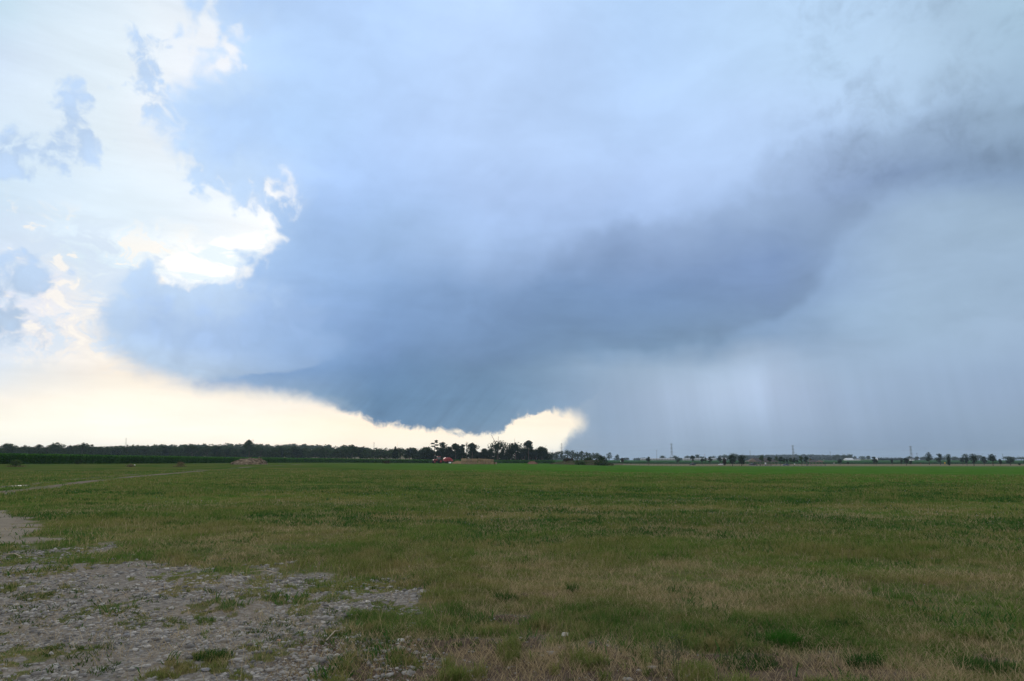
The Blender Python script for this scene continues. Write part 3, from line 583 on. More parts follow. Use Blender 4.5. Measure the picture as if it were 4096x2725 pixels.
# gravel
rs = np.random.default_rng(11); n0 = 110000
e = -.5; t = rs.random(n0); r = (3.8**e+t*(17**e-3.8**e))**(1/e); a = rs.random(n0)*R(62)-R(47); X = r*np.sin(a); Y = r*np.cos(a)
Gz, Sz, Cz, Bz, Tz, BB = zones(X, Y); k = rs.random(n0) < (Gz*(1-.6*Cz)*sm(.30, .55, fbm(X*1.6, Y*1.2, 70, 4))+.04*Sz); X, Y, r = X[k], Y[k], r[k]; n = len(X)
S = .0072*np.exp(rs.normal(0, .7, n))*np.clip(r/7, 1, 1.6); S = np.clip(S, .004, .04)
bv, bf = ICO1; al = rs.random(n)*2*math.pi; sx_ = S*(1+.5*rs.random(n)); sy_ = S*(.7+.4*rs.random(n)); sz_ = S*(.35+.35*rs.random(n))
jit = 1+.22*rs.normal(0, 1, (n, len(bv), 1)); Vs = bv[None]*jit; Vs = Vs*np.stack([sx_, sy_, sz_], -1)[:, None]
ca, sa = np.cos(al)[:, None], np.sin(al)[:, None]; Zc = gz(X, Y)+sz_*.05
Vw = np.stack([Vs[..., 0]*ca-Vs[..., 1]*sa+X[:, None], Vs[..., 0]*sa+Vs[..., 1]*ca+Y[:, None], Vs[..., 2]+Zc[:, None]], -1).reshape(-1, 3)
gs = newmat('gravel_stone'); rn_ = attr('rnd').outputs['Fac']; c = mixc(rn_, (.09, .095, .10, 1), (.42, .41, .39, 1)); c = mixc(m_('MULTIPLY', mr(noise(P(), 30, 4), .4, .6), .35), c, (.2, .17, .14, 1)); out(princ(c, .85, 0, .2))
tag(mesh_np('gravel', Vw, (bf[None]+np.arange(n)[:, None, None]*len(bv)).reshape(-1, 3), gs, attrs={'rnd': ('FLOAT', np.repeat(rs.random(n)**1.2, len(bv)))}), 'loose grey gravel and pebbles on the bare patch at lower left', 'gravel', kind='stuff')
# clover heads
fm = newmat('clover_heads'); r_ = attr('rnd').outputs['Fac']; out(princ(mixc(r_, (.30, .24, .32, 1), (.50, .46, .48, 1)), .9))
X, Y, rs, cr = scatter(26000, 9, 62, 21, 2.0, 6, .12)
D = Y; band = sm(15, 20, D)*sm(52, 38, D)*sm(.45, .62, fbm(X*.12, Y*.25, 80, 4)+.07); k = rs.random(len(X)) < band*.30*sm(-.75, -.2, X/Y)+.004
X, Y = X[k], Y[k]; n = len(X); r = np.hypot(X, Y); S = .0075*np.clip(r/22, .8, 1.4)*(.7+.6*rs.random(n)); oc = np.array([[1,0,0],[0,1,0],[-1,0,0],[0,-1,0],[0,0,1],[0,0,-1]]); of = np.array([[0,1,4],[1,2,4],[2,3,4],[3,0,4],[1,0,5],[2,1,5],[3,2,5],[0,3,5]])
Zc = gz(X, Y)+.09+.05*rs.random(n); Vw = (oc[None]*S[:, None, None]+np.stack([X, Y, Zc], -1)[:, None]).reshape(-1, 3)
tag(mesh_np('clover_flowers', Vw, (of[None]+np.arange(n)[:, None, None]*6).reshape(-1, 3), fm, attrs={'rnd': ('FLOAT', np.repeat(rs.random(n), 6))}), 'tiny pale lilac clover heads dotted through the field', 'flowers', kind='stuff')
# leafy weeds / clover foliage, darker low broad leaves in bands
X, Y, rs, cr = scatter(260000, 5, 75, 25, 2.05, 14, .07)
Gz, Sz, Cz, Bz, Tz, BB = zones(X, Y)
cb = .13*np.exp(-((Y-37)/6)**2)*sm(-.45, .0, X/Y)+.12*np.exp(-((Y-19.5)/3.0)**2)*sm(-.5, -.1, X/Y)-.08*np.exp(-((Y-27)/3)**2)
k = rs.random(len(X)) < Cz*(1.0*sm(.50, .58, fbm(X*.16, Y*.34, 80, 5)+cb)*sm(12, 17, Y)+.35*sm(.60, .68, fbm(X*.9, Y*.8, 84, 4)))
X, Y = X[k], Y[k]; n = len(X); r = np.hypot(X, Y)
tag(blades('clover', leafmat('clover_leaf', (.030, .085, .020), (.042, .11, .026), (.06, .14, .035), .8), X, Y, .05+.09*rs.random(n), .014*np.clip(r/14, .8, 3.2)*(.6+.8*rs.random(n)), .5+.6*rs.random(n), 26, rs.random(n), .3), 'dark green clover and low weeds growing in drifts across the field', 'clover', kind='stuff')

# individual foreground tufts and stones
def tuft(px, py, h, w, n, mat, label, name='grass_tuft', cat='grass tuft', group=None, wd=.006):
    c = at(px, py); rs = np.random.default_rng(int(px)); rr = w*np.sqrt(rs.random(n))*.5; a = rs.random(n)*2*math.pi
    X = c.x+rr*np.cos(a); Y = c.y+rr*np.sin(a)*.8; lean = .2+1.0*(rr/(w*.5))*rs.random(n)
    o = blades(name, mat, X, Y, h*(.5+.6*rs.random(n)), np.full(n, wd), np.clip(lean, 0, 1.1), int(py), rs.random(n)); return tag(o, label, cat, group)
M['lush'] = leafmat('lush_grass', (.025, .11, .012), (.04, .14, .018), (.06, .16, .03), 3)
M['darkgrass'] = leafmat('dark_grass', (.022, .07, .014), (.03, .085, .018), (.05, .11, .03), 3)
tuft(3135, 2585, .14, .30, 620, M['lush'], 'bright lush green grass tuft at lower right of the field')
tuft(3880, 2560, .13, .36, 300, M['grass'], 'broad dark green grass tuft close to the right edge, lower corner')
tuft(3370, 2520, .09, .4, 380, M['darkgrass'], 'low dark green tuft just right of the bright lush one')
tuft(2290, 2378, .15, .16, 90, M['darkgrass'], 'small tall grass tuft on bare soil in the middle foreground')
tuft(2350, 2490, .08, .22, 260, M['darkgrass'], 'low dark rosette of grass right of middle above the white rock')
tuft(3460, 2670, .14, .3, 240, M['darkgrass'], 'ragged green weed tuft at the lower right edge of the soil')
tuft(3950, 2690, .11, .5, 420, M['darkgrass'], 'wide dark grass clump in the lower right corner')
tuft(2020, 2410, .1, .3, 260, M['darkgrass'], 'small spreading green tuft left of middle foreground')
tuft(850, 2640, .07, .32, 300, M['darkgrass'], 'green weed cushion growing out of the gravel at lower left')
tuft(2990, 2655, .08, .5, 420, M['darkgrass'], 'flat dark green tuft on bare soil below the bright lush one')
stone_m = noisy('pale_stone', (.40, .39, .37), (.56, .55, .52), 9, .85, 0, .2, .004)
stone_g = noisy('grey_stone', (.15, .16, .18), (.26, .26, .27), 9, .85, 0, .2, .004)
def rock(px, py, w, label, m=stone_m, hh=.45):
    c = at(px, py); s = w/KX*c.y*.5; b = MB().blob((0, 0, 0), (s, s*.7, s*hh), int(px), .16, ICO2); o = b.build('stone', m, None, (c.x, c.y, float(gz(c.x, c.y))+s*hh*.4), smooth=False)
    o.rotation_euler = (0, 0, px); tag(o, label, 'stone')
rock(2260, 2546, 40, 'flat white stone in the dry grass right of middle')
rock(668, 2272, 20, 'small white stone on the upper edge of the gravel')
rock(3780, 2292, 9, 'single tiny white stone in the grass at right')
rock(505, 2550, 32, 'dark rounded grey stone in the gravel at left', stone_g)
rock(1560, 2528, 26, 'white angular stone at the right end of the gravel')
rock(1600, 2572, 48, 'broad flat pale stone at the lower right edge of the gravel', stone_m, .3)
rock(820, 2690, 44, 'dark slate-coloured flat stone at the bottom of the gravel', stone_g, .3)
rock(1115, 2566, 18, 'reddish brown pebble in the gravel right of the green weeds', noisy('red_stone', (.35, .2, .13), (.42, .25, .17), 9), .5)
def stick(p0, p1, r, label):
    a = at(*p0); b = at(*p1); mid = (a+b)/2+Vector((0, .05, .02)); m = MB()
    for s_, e_ in ((a, mid), (mid, b)): m.bar(s_+Vector((0, 0, float(micro(s_.x, s_.y))+.02)), e_+Vector((0, 0, float(micro(e_.x, e_.y))+.02)), r)
    tag(m.build('stick', noisy('pale_twig', (.34, .29, .22), (.42, .36, .28), 5)), label, 'stick')
stick((1305, 2578), (1358, 2538), .005, 'bent pale stalk lying on the gravel')
stick((1000, 2293), (1105, 2294), .006, 'straight thin stalk lying along the top edge of the gravel')
stick((12, 2228), (82, 2232), .008, 'whitish stick lying at the left edge')
def weed(px, py, h, label):
    c = at(px, py); m = MB(); rs = random.Random(px)
    for i in range(3):
        x, y = rs.uniform(-.04, .04), rs.uniform(-.04, .04); m.bar((x*.3, y*.3, 0), (x*2, y*2, h*rs.uniform(.7, 1)), .003, .0015, 4)
        for j in range(14):
            t = rs.uniform(.3, 1); p = Vector((x*2*t, y*2*t, h*.8*t)); m.bar(p, p+Vector((rs.uniform(-.06, .06), rs.uniform(-.06, .06), rs.uniform(.01, .06))), .003, .001, 3)
    tag(m.build('weed_stalk', noisy('weed_green', (.05, .07, .03), (.09, .10, .045), 5), None, (c.x, c.y, float(gz(c.x, c.y)))), label, 'weed')
weed(2700, 2720, .42, 'thin branching weed stalk at the bottom edge right of middle')
weed(2640, 2700, .30, 'shorter thin weed beside the branching one at the bottom edge')

# ------------------------------------------------------------------ trees
def crownpts(h0, h1, w, n, shape, rs, holes=0.):
    """leaf centres in lobes between heights h0..h1, width w"""
    H = h1-h0; L_ = []
    if shape == 'cone':
        k = 9
        for i in range(k): t = i/(k-1); L_.append((0, 0, h0+H*(.06+.88*t), (w*.5)*(1-t)**.8+.1*w*.3, H*.10))
    elif shape == 'column':
        for i in range(6): t = (i+.5)/6; L_.append((rs.normal(0, .03*w), 0, h0+H*t, w*.5*math.sin(math.pi*(.12+.8*t))**.6, H*.14))
    elif shape == 'tiers':
        for i in range(11):
            t = i/10; a = rs.random()*6.28; rr = w*(.30-.16*t); L_.append((rr*math.cos(a), rr*math.sin(a), h0+H*(.04+.94*t), w*(.23-.10*t), H*.035))
    else:
        k = 15 if shape == 'oak' else 11
        for i in range(k):
            z = rs.random()**.8; prof = math.sin(math.pi*min(.97, .16+.74*z))**.7 if shape != 'dome' else math.cos(z*1.35)**.6
            a = i*2.4+rs.random(); rr = w*.5*prof*(.25+.5*rs.random()); s = w*(.17+.14*rs.random())
            L_.append((rr*math.cos(a), rr*math.sin(a), h0+s*.6+(H-s*1.25)*z, s, s*.75))
        L_.append((0, 0, h0+H*.45, w*.27, H*.3)); L_.append((rs.normal(0, w*.06), 0, h1-w*.12, w*.15, w*.13))
    Wt = np.array([l[3]*l[3]*l[4] for l in L_])**.66; ch = rs.choice(len(L_), n, p=Wt/Wt.sum()); A = np.array(L_)[ch]
    d = rs.normal(0, 1, (n, 3)); d /= np.linalg.norm(d, axis=1)[:, None]; rad = rs.random(n)**.42
    return np.stack([A[:, 0]+d[:, 0]*rad*A[:, 3], A[:, 1]+d[:, 1]*rad*A[:, 3], A[:, 2]+d[:, 2]*rad*A[:, 4]], -1)
def leafmesh(name, C, size, mat, parent, rs, flat=.0):
    n = len(C); a = rs.normal(0, 1, (n, 3)); b = rs.normal(0, 1, (n, 3)); a[:, 2] *= 1-flat; b[:, 2] *= 1-flat
    a /= np.linalg.norm(a, axis=1)[:, None]; b -= a*(a*b).sum(1)[:, None]; b /= np.linalg.norm(b, axis=1)[:, None]
    s = size*(.6+.8*rs.random((n, 1))); V = np.stack([C-a*s, C-b*s*.6, C+a*s, C+b*s*.6], 1)
    return mesh_np(name, V.reshape(-1, 3), [np.arange(n)[:, None]*4+np.array([[0, 1, 2, 3]])], mat, parent, attrs={'rnd': ('FLOAT', np.repeat(rs.random(n), 4))})
def trunkmesh(m, h, r, ch0, w, rs, limbs=5, bare=False):
    m.bar((0, 0, -.3), (0, 0, ch0+(h-ch0)*.5), r, r*.55, 6); m.bar((0, 0, ch0+(h-ch0)*.5), (0, 0, h*.93), r*.55, r*.12, 5)
    for i in range(limbs):
        z = ch0+(h-ch0)*rs.random()*.55; a = i*2.4+rs.random(); l = w*(.22+.2*rs.random())
        e = Vector((l*math.cos(a), l*math.sin(a), z+l*(.6+.8*rs.random()))); m.bar((0, 0, z), e, r*.35, r*.08, 4)
        if bare:
            for j in range(4):
                s = Vector((0, 0, z)).lerp(e, .4+.5*rs.random()); m.bar(s, s+Vector((rs.normal(0, .12)*w, rs.normal(0, .12)*w, w*(.1+.2*rs.random()))), r*.14, r*.05, 3)
tcount = [0]
def tree(px, D, top, w, label, base=None, crown0=None, shape='round', mat='leaf', group=None, name='tree', cat='tree', n=None, leaf=None, loc=None, hm=None, gap=False, bare=False):
    """px centre, D depth, top / crown0 rows and w in photo pixels"""
    tcount[0] += 1; rs = np.random.default_rng(900+tcount[0]); p = loc if loc is not None else pos(px, D)
    zt = EYE+(HOR-top)*D/KY; h = hm if hm else max(zt-p.z, .6); W = w/KX*D
    c0 = .14*h if crown0 is None else max(EYE+(HOR-crown0)*D/KY-p.z, .04*h)
    e = empty(name, p, rs.random()*6.28)
    m = MB(); trunkmesh(m, h, max(.035*W, .06)+.008*h, c0, W, rs, 7 if bare else 5, bare); m.build('trunk', M['bark'], e)
    n = n or int(np.clip(60*W*(h-c0)/4, 260, 1500)); leaf = leaf or float(np.clip(.055*W, .12, .55))
    if bare: n = 130; leaf = .16
    if gap: n = int(n*.62)
    C = crownpts(c0, h, W, n, shape, rs); leafmesh('crown', C, leaf, M[mat], e, rs, .3)
    return tag(e, label, cat, group)
# tree line behind the left cornfield
tops = [(-160,1782),(0,1781),(20,1773),(45,1784),(110,1782),(150,1778),(170,1785),(215,1771),(240,1775),(270,1782),(325,1771),(345,1776),(370,1784),(430,1783),(480,1784),(560,1780),(600,1781),(680,1780),(705,1782),
 (760,1779),(820,1783),(880,1786),(960,1788),(1030,1784),(1100,1786),(1160,1790),(1200,1792),(1260,1788),(1330,1792),(1400,1783),(1440,1786),(1470,1792),(1540,1789),(1600,1788),(1640,1790),(1670,1793)]
tx, ty = zip(*tops); rs = np.random.default_rng(5); x = -150
while x < 1672:
    w = rs.uniform(30, 50); D = rs.uniform(590, 660)-max(0, 500-x)*.12
    tree(x, D, float(np.interp(x, tx, ty))+rs.uniform(-4, 8), w*1.45, 'dark leafy tree in the continuous tree line behind the left cornfield', crown0=1838, shape=rs.choice(['round', 'dome', 'oak']),
         mat=rs.choice(['leaf', 'leaf_deep', 'leaf']), group='trees of the tree line behind the left cornfield', n=950, leaf=.62)
    x += w*.50
G1 = None
for px, top, w, D, lb, kw in [
 (22, 1771, 60, 560, 'rounded tree crown topping the tree line at the left edge', {}),
 (222, 1769, 62, 560, 'broad layered tree crown rising above the tree line over the second bush', dict(shape='dome')),
 (325, 1769, 74, 560, 'wide domed tree topping the tree line left of the leftmost pylon', dict(shape='dome')),
 (995, 1759, 46, 560, 'tall ragged tree standing highest above the tree line over the brush heap', dict(shape='oak')),
 (1408, 1779, 44, 560, 'dark rounded tree ending the wooded rise right of the brush heap', {}),
 (1580, 1783, 30, 560, 'pointed conifer in the tree line left of the red tractor', dict(shape='cone', mat='leaf_deep')),
 (1700, 1786, 54, 540, 'bushy tree just left of the thin layered tree', {}),
 (1737, 1762, 34, 520, 'thin layered tree with sparse tiers behind the red tractor', dict(shape='tiers', mat='leaf_deep', crown0=1822, gap=True)),
 (1772, 1768, 36, 520, 'upright dark tree above the red baler', dict(shape='oak', mat='leaf_deep', gap=True)),
 (1797, 1787, 26, 520, 'low bushy tree between the two taller ones behind the baler', dict(mat='leaf_deep', gap=True)),
 (1822, 1772, 38, 520, 'upright ragged tree behind the loose straw heap', dict(shape='oak', mat='leaf_deep', gap=True)),
 (1850, 1778, 22, 520, 'narrow dark tree left of the golden half bare tree', dict(shape='oak', mat='leaf_deep', gap=True)),
 (1866, 1765, 26, 520, 'half bare golden tree standing behind the straw bales', dict(mat='leaf_gold', bare=True, crown0=1790)),
 (1889, 1771, 38, 520, 'dark upright tree just right of the golden half bare tree', dict(shape='oak', mat='leaf_deep', gap=True)),
 (1916, 1808, 30, 520, 'low scrubby tree in the dip behind the straw bales', dict(mat='leaf_deep', gap=True)),
 (1942, 1794, 34, 520, 'small tree on the left flank of the big spreading tree', dict(mat='leaf_deep', gap=True)),
 (1990, 1762, 82, 520, 'big spreading tree with gaps under its crown behind the bale stack', dict(shape='dome', mat='leaf_deep', crown0=1822, n=1500)),
 (2062, 1769, 62, 520, 'broad tree right of the big spreading tree', dict(shape='oak', mat='leaf_deep', crown0=1815)),
 (2114, 1760, 30, 520, 'slender tall tree with a knob crown right of the bales', dict(shape='oak', mat='leaf_deep', crown0=1800, gap=True)),
 (2098, 1790, 50, 530, 'dense tree at the foot of the slender knob crowned one', dict(mat='leaf_deep')),
 (2168, 1786, 46, 530, 'rounded tree ending the dark grove at its right end', dict(mat='leaf_deep')),
 (2143, 1796, 44, 540, 'tree filling the right end of the dark grove beside the rounded one', dict(mat='leaf_deep'))]:
    kw.setdefault('crown0', 1832); w *= 1.38 if px > 1690 and 'bare' not in kw else 1; kw['gap'] = False; kw.setdefault('n', 1500); tree(px, D, top, w, lb, leaf=.5, **kw)
for x, t in ((1690,1800),(1712,1796),(1728,1804),(1752,1800),(1770,1798),(1790,1797),(1808,1800),(1832,1798),(1848,1796),(1884,1800),(1902,1802),(1925,1808),(1940,1800),(1964,1796),(2010,1800),(2030,1798),(2046,1794),(2072,1796),(2090,1796),(2122,1794),(2140,1800),(2160,1796),(2182,1804)):
    tree(x, 536+rs.uniform(-6, 10), t, 34, 'lesser dark tree filling the grove behind the tractor and bales', crown0=1842, shape='oak', mat='leaf_deep', group='lesser trees filling the grove', n=900, leaf=.5)
# low shrubs under the grove
for x in np.arange(1660, 2200, 13):
    tree(x+rs.uniform(-4, 4), 548+rs.uniform(-12, 12), rs.uniform(1809, 1820), 38, 'dark shrub in the undergrowth at the foot of the grove behind the tractor and bales', crown0=1852, shape='dome', mat='leaf_deep',
         group='undergrowth shrubs of the grove', name='shrub', cat='shrub', n=420, leaf=.5)
# wooded rise: far-off wood reading as one mass
def wood(name, pts, hgt, wid, mat, label, per=90, leaf=.9, seed=3):
    rs = np.random.default_rng(seed); Cs = []
    for (x, y) in pts:
        z = float(terrain(x, y)); h = hgt*rs.uniform(.8, 1.15); C = crownpts(h*.25, h, wid*rs.uniform(.8, 1.2), per, 'dome', rs); Cs.append(C+[x, y, z])
    C = np.concatenate(Cs); o = leafmesh(name, C, leaf, M[mat], None, rs, .3); return tag(o, label, 'woodland', kind='stuff')
rw = np.random.default_rng(8); pts = [((rw.uniform(-150, 1480)-2048)/KX*y, y) for y in np.repeat(np.linspace(760, 1330, 14), 60)]
wood('woodland', pts, 13, 13, 'leaf', 'distant dark wood covering the low rise behind the left tree line', 110, 1.1)
pts = [((rw.uniform(2880, 3420)-2048)/KX*y, y) for y in np.repeat(np.linspace(2600, 3150, 6), 40)]
wood('woodland', pts, 13, 30, 'leaf_deep', 'hazy blue wood on the horizon behind the pavilions', 60, 4.0, 4)
pts = [((rw.uniform(2180, 4250)-2048)/KX*y, y) for y in np.repeat(np.linspace(1900, 2200, 4), 110)]; pts = [p for p in pts if float(fbm(np.array(p[0]/130.), np.array(p[1]/500.), 12, 3)) > .47]
wood('woodland', pts, 8, 18, 'leaf_deep', 'low hazy tree belt along the horizon beyond the far crop', 60, 2.4, 5)

# far trees in the middle and right distance
far = [(2208,1808,30),(2226,1806,26),(2246,1802,30),(2270,1798,34),(2290,1802,32),(2310,1806,30),(2328,1805,28),(2350,1808,34),(2372,1808,36),(2388,1812,30)]
ORD = ['first', 'second', 'third', 'fourth', 'fifth', 'sixth', 'seventh', 'eighth', 'ninth', 'tenth']
for i, (x, t, w) in enumerate(far): tree(x, 1000+13*(i % 4), t, w*1.2, 'bluish tree, %s from the left in the far row right of the dark grove' % ORD[i], crown0=1838, group='far tree row right of the dark grove', n=360, leaf=.9)
FT = [(2437,1811,24,'lone round far tree right of the far row, above the mound bush'),(2470,1816,16,'small round far tree standing above the rust coloured young tree'),
 (2650,1823,26,'low far tree just right of the first wooden pole'),(2702,1821,24,'far tree at the foot of the tallest central pylon'),
 (2749,1822,24,'far tree over the left end of the second long white barn'),(2790,1818,18,'round far tree above the second long white barn'),(2808,1825,22,'low far tree right of the round one above the second barn'),
 (2852,1823,26,'domed far tree near the right end of the second long white barn'),(2878,1821,16,'pointed far tree left of the pair of large dark trees'),
 (2901,1818,28,'domed far tree behind the dark reddish young tree'),(2930,1811,36,'largest far tree rising behind the left large dark tree'),(2945,1814,22,'far tree just right of the largest far one'),
 (2980,1819,32,'domed far tree behind the right large dark tree'),
 (3340,1826,26,'far tree at the left end of the clump by the white barn'),(3352,1817,26,'left rounded tree in the clump by the white barn'),(3378,1818,26,'middle tree of the clump by the white barn'),
 (3400,1816,28,'tallest right hand tree of the clump by the white barn'),(3420,1828,10,'tiny conifer between the white barn and the white farmhouse'),(3452,1825,26,'dark domed far tree right of the white farmhouse'),
 (3474,1823,20,'paler far tree right of the dark domed one'),(3639,1825,20,'far tree at the foot of the rightmost pylon'),(3668,1826,18,'far tree beside the wooden pole right of the last pylon'),
 (3690,1828,26,'low far tree between last pylon and large upright tree'),(3794,1815,30,'pale far tree behind the dark cypress'),(3820,1828,26,'low far tree right of the cypress'),
 (3862,1815,26,'hazy far tree behind the right hand cluster'),(3920,1819,34,'hazy broad far tree behind the right hand cluster'),(4030,1826,30,'low far tree behind the last rounded tree'),
 (4085,1829,30,'low far tree at the right edge')]
for i, (x, t, w, lb) in enumerate(FT): tree(x, 1500+37*(i % 5), t, w*1.15, lb, crown0=1838, shape='cone' if 'conifer' in lb or 'pointed' in lb else 'round', n=380, leaf=.9)
for i, x in enumerate(np.linspace(3513, 3630, 27)):
    tree(x, 1450+(i % 3)*12, 1829+rw.uniform(-2, 3.5), 8.5, 'small dark conifer in the planted row on the right horizon', crown0=1841, shape='cone', mat='leaf_deep', group='conifer row on the right horizon', name='conifer', n=200, leaf=.55)
NT = [(2490,1832,1851,1855,16,620,'leaf_rust','round','rust coloured young tree beside the white marker post'),
 (2593,1827,1849,1855,24,640,'leaf_deep','round','round dark young tree below the left long white barn'),
 (2713,1836,1851,1855,18,700,'leaf','round','pale small round tree at the foot of the tallest central pylon'),
 (2770,1821,1848,1855,20,600,'leaf_deep','oak','spiky topped tree behind the dark pickup parked alone'),
 (2808,1833,1850,1855,17,640,'leaf_deep','round','left tree of three young trees below the second long barn'),
 (2822,1830,1849,1855,12,660,'leaf','oak','middle, thinnest of three young trees below the second long barn'),
 (2839,1827,1850,1855,20,620,'leaf_deep','round','right, roundest of three young trees below the second long barn'),
 (2879,1830,1849,1855,18,640,'leaf_deep','round','round tree behind the white car'),
 (2897,1832,1859,1864,16,470,'leaf_rust','column','dark reddish young tree overlapping the white car'),
 (2929,1819,1857,1865,33,450,'leaf_deep','oak','left of the two large dark trees by the road fence'),
 (2966,1819,1858,1865,37,450,'leaf_deep','oak','right of the two large dark trees by the road fence'),
 (3047,1822,1849,1857,22,505,'leaf_light','oak','pale green tree in front of the left part of the long pavilion'),
 (3078,1828,1849,1857,19,500,'leaf_deep','round','dark tree in front of the middle of the long pavilion'),
 (3121,1827,1849,1857,21,500,'leaf_deep','round','dark round tree at the right end of the long pavilion'),
 (3105,1825,1849,1857,15,580,'leaf_light','oak','pale tree peeping over the right end of the long pavilion roof'),
 (3135,1834,1850,1856,13,540,'leaf','round','small tree right of the long pavilion above the grey car bonnet'),
 (3148,1834,1850,1856,13,530,'leaf_deep','round','small dark tree above the grey car'),
 (3162,1831,1849,1856,15,550,'leaf','oak','paler tree right of the grey car'),
 (3176,1831,1850,1856,15,520,'leaf_deep','round','small dark tree under the third pylon from the right'),
 (3188,1836,1850,1856,10,540,'leaf','round','smallest tree between the two pavilions'),
 (3204,1824,1850,1857,20,510,'leaf_light','oak','taller pale green tree left of the small pavilion'),
 (3224,1826,1850,1858,21,500,'leaf_deep','round','dark tree touching the left end of the small pavilion'),
 (3241,1835,1845,1856,11,620,'leaf_gold','dome','olive tree top showing above the small pavilion roof'),
 (3359,1836,1853,1858,22,600,'leaf_deep','round','round low tree on the tan strip left of the white barn'),
 (3391,1847,1856,1858,8,600,'leaf_deep','round','tiny dark bush on the tan strip below the white barn'),
 (3495,1827,1852,1857,18,640,'leaf_deep','round','taller rear tree of the overlapping pair left of the conifer row'),
 (3503,1836,1852,1859,20,560,'leaf_deep','round','front rounded tree of the overlapping pair left of the conifer row'),
 (3567,1837,1853,1857,12,600,'leaf_deep','round','small upright tree below the middle of the conifer row'),
 (3605,1838,1854,1858,12,600,'leaf_deep','round','small tree on the left flank of the broad round one'),
 (3624,1832,1855,1861,27,540,'leaf_deep','round','broad round tree below the right end of the conifer row'),
 (3642,1843,1857,1858,12,580,'leaf_deep','dome','squat dark bush right of the broad round tree'),
 (3716,1808,1851,1856,33,620,'leaf_deep','oak','large upright tree at right, the tallest there'),
 (3760,1814,1852,1857,27,620,'leaf_deep','oak','upright tree left of the yellow sign'),
 (3794,1824,1860,1863,15,480,'leaf_deep','column','dark narrow cypress right of the yellow sign'),
 (3850,1828,1853,1859,22,600,'leaf_deep','round','leftmost tree of the cluster right of the cypress'),
 (3866,1828,1854,1862,18,500,'leaf_deep','round','second tree of the cluster right of the cypress'),
 (3894,1815,1855,1862,38,500,'leaf_deep','oak','broadest tree of the cluster right of the cypress'),
 (3935,1826,1853,1857,27,600,'leaf_deep','round','round dark tree with no visible trunk near the right edge'),
 (3970,1815,1851,1863,34,490,'leaf_deep','oak','tall tree on a clear trunk near the right edge'),
 (4000,1837,1855,1861,13,520,'leaf_deep','column','tiny tree right of the tall one with clear trunk'),
 (4040,1827,1857,1860,36,540,'leaf_deep','round','last broad rounded tree before the right edge'),
 (4076,1854,1860,1861,13,520,'leaf_deep','dome','low dark bush beside the last rounded tree'),
 (4098,1838,1856,1860,12,560,'leaf_deep','round','tree cut off by the right edge')]
for x, t, c0, b, w, D, mt, shp, lb in NT: tree(x, D, t, w, lb, crown0=c0, shape=shp, mat=mt, leaf=.34 if w > 14 else .26, n=900 if w > 24 else 520)

# ------------------------------------------------------------------ crops
def crop(name, E0, E1, depth, h, mat, label, npl, leafw, seed, nl=6, z2=0.):
    """field between edge polyline E0 (px, D) near and far depth"""
    rs = np.random.default_rng(seed); px0 = [e[0] for e in E0]; dd = [e[1] for e in E0]; pxs = np.linspace(px0[0], px0[-1], 260); near = np.interp(pxs, px0, dd)+1.0
    rows = 26; tt = np.linspace(0, 1, rows)**1.7; Vt = []
    for t in tt:
        Dn = near+(E1-near)*t; x = (pxs-2048)/KX*Dn; Vt.append(np.stack([x, Dn, terrain(x, Dn)+h*(.86+.05*rs.random(len(x)))], -1))
    Vt = np.array(Vt); c = Vt.shape[1]; V = Vt.reshape(-1, 3); Vb = Vt[0].copy(); Vb[:, 2] = terrain(Vb[:, 0], Vb[:, 1])-.05; V = np.vstack([V, Vb])
    i, j = np.meshgrid(np.arange(rows-1), np.arange(c-1), indexing='ij'); q = (i*c+j).ravel(); F = np.stack([q, q+1, q+c+1, q+c], -1)
    q = np.arange(c-1); nb = rows*c; F2 = np.stack([nb+q, nb+q+1, q+1, q], -1)
    n = npl; px = rs.uniform(px0[0], px0[-1], n); u = rs.random(n)**2.4; D = np.interp(px, px0, dd); D = D+.2+u*depth; X = (px-2048)/KX*D; Z = terrain(X, D)
    Vl = []; Fl = []; base = len(V); k = 0
    hh = h*(.86+.2*rs.random(n))
    for l in range(nl):
        a = rs.random(n)*6.28; z0_ = Z+hh*(l/nl*.9+.05*rs.random(n)); ln = h*(.22+.16*rs.random(n)); ww = leafw*(.7+.6*rs.random(n))
        dxl, dyl = np.cos(a)*ln*.75, np.sin(a)*ln*.75; wx, wy = -np.sin(a)*ww*.5, np.cos(a)*ww*.5
        p0 = np.stack([X-wx, D-wy, z0_], -1); p1 = np.stack([X+wx, D+wy, z0_], -1); p2 = np.stack([X+dxl*.6+wx, D+dyl*.6+wy, np.minimum(z0_+ln*.7, Z+hh*1.04)], -1); p3 = np.stack([X+dxl*.6-wx, D+dyl*.6-wy, np.minimum(z0_+ln*.7, Z+hh*1.04)], -1)
        p4 = np.stack([X+dxl*1.25, D+dyl*1.25, z0_+ln*.35], -1); Vl.append(np.stack([p0, p1, p2, p3, p4], 1).reshape(-1, 3))
        b = base+k+np.arange(n)[:, None]*5; Fl.append((b+[[0, 1, 2, 3]], b+[[3, 2, 4]])); k += n*5
    V = np.vstack([V]+Vl); rnd = np.concatenate([np.full(base, .1), np.repeat(np.tile(rs.random(n)**1.5, nl), 5)])
    o = mesh_np(name, V, [F, F2]+[f[0] for f in Fl]+[f[1] for f in Fl], mat, attrs={'rnd': ('FLOAT', rnd)}); return tag(o, label, 'crop field', kind='stuff')
crop('cornfield', [(-500,150),(0,168),(350,200),(700,246),(1050,330),(1400,434),(1800,560),(1990,640)], 700, 90, 2.55, M['corn'], 'tall green corn standing in a dense field in front of the left tree line', 26000, .17, 31) if False else None
